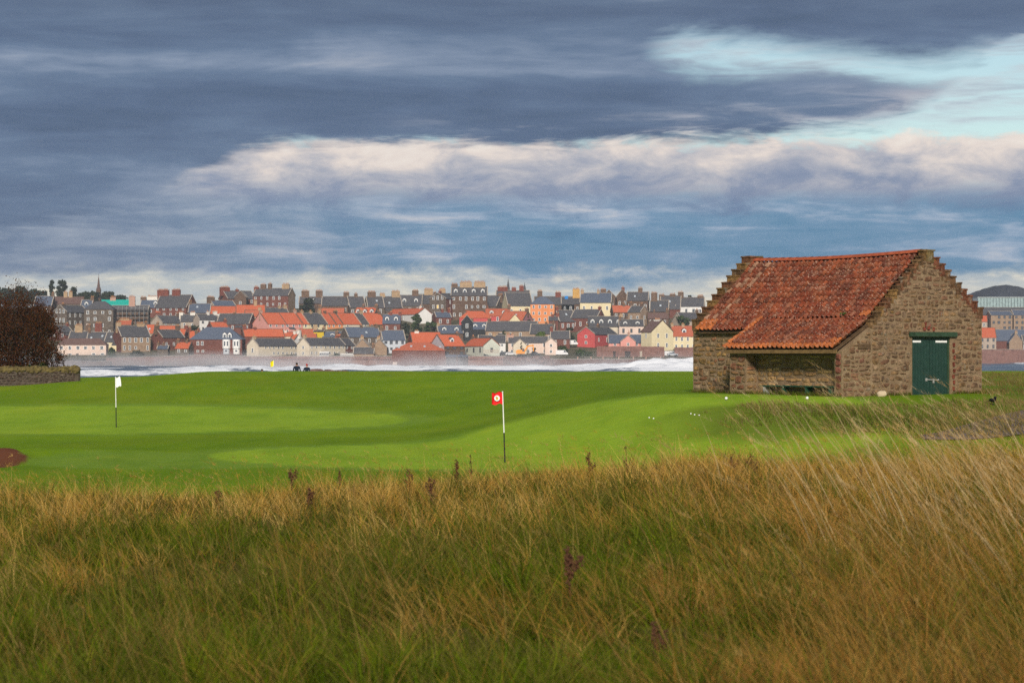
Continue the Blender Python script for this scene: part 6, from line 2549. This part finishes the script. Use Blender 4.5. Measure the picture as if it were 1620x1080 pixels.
def bank_grass():
    """tussocks on the bank below the barn and on the rough beside it"""
    parts = []
    n = 22000
    X = rng.uniform(4.6, 22, n)
    Y = rng.uniform(69.4, 75.6, n)
    d = fbm(X, Y, 81, 3, .35) + .6 * sstep(X + 1.5 * fbm(X, Y, 82, 2, .4), 3.0, 8.5) - .25 + .25 * sstep(X, 13, 17) - .55 * sstep(-Y, -71, -69.6) * sstep(-X, -14, -10) - .5 * sstep(Y, 73.6, 75.5) * sstep(-X, -14.8, -13.5)
    k = (d > -.02) & (rng.random(n) < .35 + d)
    X, Y, d = X[k], Y[k], d[k]
    n = len(X)
    f = np.clip(.26 + .8 * fbm(X, Y, 83, 3, .5) + .2 * sstep(X, 12, 17) + rng.normal(0, .25, n), 0, 1)[:, None]
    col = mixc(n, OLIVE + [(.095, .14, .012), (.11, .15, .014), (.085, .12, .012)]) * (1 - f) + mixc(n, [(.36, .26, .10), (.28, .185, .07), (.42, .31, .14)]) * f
    h = rng.uniform(.07, .20, n) * (1 + .9 * np.clip(d, 0, .8))
    parts.append(blades(np.stack([X, Y, ground(X, Y) - .01], 1), h, rng.uniform(.010, .020, n), PI + rng.normal(0, 1.0, n), np.abs(rng.normal(.3, .2, n)), np.abs(rng.normal(.3, .2, n)), col * .9, col, 2))
    # rough on the right of the barn, out to the crest
    n = 26000
    X = rng.uniform(16.4, 42, n)
    Y = rng.uniform(74, 150, n)
    k = (X / Y < .25) & (fbm(X, Y, 85, 3, .2) > -.35)
    X, Y = X[k], Y[k]
    n = len(X)
    f = np.clip(.45 + .9 * fbm(X, Y * .5, 87, 3, .25) + rng.normal(0, .2, n), 0, 1)[:, None]
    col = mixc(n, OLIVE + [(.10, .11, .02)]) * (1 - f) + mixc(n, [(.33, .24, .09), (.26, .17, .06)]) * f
    parts.append(blades(np.stack([X, Y, ground(X, Y) - .01], 1), rng.uniform(.08, .26, n), rng.uniform(.014, .026, n), PI + rng.normal(0, 1.0, n), np.abs(rng.normal(.3, .2, n)), np.abs(rng.normal(.3, .2, n)), col * .9, col, 2))
    # weeds against the foot of the barn walls
    n = 2600
    t = rng.random(n)
    along = rng.random(n) < .5
    ux, uy = math.cos(BROT), math.sin(BROT)
    lx = np.where(along, t * (BW + .3), -PD - np.abs(rng.normal(.05, .06, n)))
    ly = np.where(along, -np.abs(rng.normal(.06, .07, n)), t * PL)
    far = rng.random(n) < .25
    lx = np.where(far, -np.abs(rng.normal(.06, .06, n)), lx)
    ly = np.where(far, PL + t * (BL - PL), ly)
    X = BX + ux * lx - uy * ly
    Y = BY + uy * lx + ux * ly
    k = ~(along & ~far & (t * (BW + .3) > 1.9) & (t * (BW + .3) < 3.9))
    X, Y = X[k], Y[k]
    n = len(X)
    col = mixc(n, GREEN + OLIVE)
    parts.append(blades(np.stack([X, Y, ground(X, Y) - .02], 1), rng.uniform(.06, .22, n), rng.uniform(.010, .018, n), rng.uniform(0, 2 * PI, n), np.abs(rng.normal(.25, .2, n)), np.abs(rng.normal(.3, .2, n)), col * .9, col * 1.15, 2))
    grass_object('bank_grass', parts)


bank_grass()


# ------------------------------------------------------------------ dead dock stalks standing in the rough
mat('dock_brown', (.075, .030, .016), .35, 20)
mat('dock_seed', (.085, .038, .02), .4, 30)


def dock(label, px, Y, hgt, dense=1.0, branches=4, seed=0, lean=.06):
    X = (px - 810) / FPX * Y
    root = thing('dock_plant', label, 'plant', (X, Y, g0(X, Y) - .01), 0)
    r = random.Random(seed)
    hgt *= .88
    st = MB()
    sd = MB()
    top = Vector((-lean * hgt, 0, hgt))
    st.cyl((0, 0, 0), top, .006, .003, 5)

    def head(p, q, n):
        for j in range(n):
            t = j / max(1, n - 1)
            c = p.lerp(q, t)
            for _ in range(4):
                o = Vector((r.gauss(0, .010), r.gauss(0, .010), r.gauss(0, .014)))
                sd.ball(c + o, r.uniform(.0035, .0075), 1, 1, 1.4, 5, 3, 0, .3)
    head(top * .55, top, int(13 * dense) + 2)
    for k in range(branches):
        a = top * r.uniform(.35, .75)
        e = a + Vector((r.uniform(-.12, .12), r.uniform(-.06, .06), r.uniform(.10, .22))) * (hgt / .6)
        st.cyl(a, e, .004, .002, 4)
        head(a.lerp(e, .35), e, int(8 * dense) + 1)
    st.build('stem', 'dock_brown', root)
    sd.build('seed_head', 'dock_seed', root)


for j, (lab, px, Y, h, de, br) in enumerate((
        ('dark dock stalk below the white flag, on the crest of the rough', 464, 25.0, .47, 1.0, 3), ('leaning dock stalk at the left of the rough crest', 345, 23.5, .36, 1.2, 3), ('short dock stalk in the middle of the rough crest', 650, 25.5, .44, .6, 5),
        ('upright dock stalk left of the red flag', 725, 25.0, .45, 1.0, 2), ('low dock stalk between the rough stems', 492, 22.0, .36, .9, 4), ('dock stalk with wide seed heads left of the red flag', 683, 23.0, .42, .8, 4),
        ('short dock stalk right of the red flag', 934, 25.5, .43, .9, 3), ('thin forked twig standing above the rough', 995, 23.5, .62, .12, 2), ('bushy dock stalk in front of the barn porch', 1192, 24.5, .46, 1.1, 4),
        ('small dock stalk left of the bushy one', 1160, 24.5, .40, .9, 2), ('dock stalk on the crest under the green door', 1365, 23.5, .42, .7, 3), ('big rust brown dock stalk low in the near grass', 905, 13.2, .50, 1.8, 2),
        ('thick rust brown dock stalk at the bottom of the near grass', 1040, 11.6, .36, 1.8, 3), ('pair of thin dock heads on the left of the rough crest', 540, 26.0, .42, .5, 2), ('faint dock stalk above the rough, under the far green', 748, 26.5, .50, .5, 1))):
    dock(lab, px, Y, h, de, br, j)

# ------------------------------------------------------------------ air
def volume_box(name, x0, x1, y0, y1, z0, z1, build):
    b = MB()
    b.box(x0, x1, y0, y1, z0, z1)
    m = bpy.data.materials.new(name)
    m.use_nodes = True
    T = NT(m.node_tree)
    build(T)
    MATS[name] = m
    o = b.build(name, name)
    return tag(o, kind='stuff')


def hz_build(T):
    v = T.n('ShaderNodeVolumePrincipled')
    v.inputs['Color'].default_value = (.86, .90, .98, 1)
    v.inputs['Density'].default_value = .00014
    v.inputs['Anisotropy'].default_value = .2
    o = T.n('ShaderNodeOutputMaterial')
    T.t.links.new(v.outputs[0], o.inputs['Volume'])


volume_box('haze', -3200, 3200, -60, 4400, -16, 62, hz_build)


def spray_build(T):
    g = T.n('ShaderNodeNewGeometry').outputs['Position']
    sp = T.n('ShaderNodeSeparateXYZ')
    T.put(sp.inputs[0], g)
    n1 = T.noise(g, .06, 3, .6)
    z = sp.outputs[2]
    fall = T.m('POWER', T.m('SUBTRACT', 1.0, T.m('DIVIDE', z, 7.5), clamp=True), 1.5)
    side = T.ss(sp.outputs[0], 70, -110)
    d = T.m('MULTIPLY', T.m('MULTIPLY', fall, T.ss(n1, .30, .70)), T.m('MULTIPLY_ADD', side, .19, .07))
    v = T.n('ShaderNodeVolumePrincipled')
    v.inputs['Color'].default_value = (.96, .95, .97, 1)
    T.put(v.inputs['Density'], d)
    o = T.n('ShaderNodeOutputMaterial')
    T.t.links.new(v.outputs[0], o.inputs['Volume'])


volume_box('sea_spray', -205, 74, 868, 884, -.3, 7.5, spray_build)
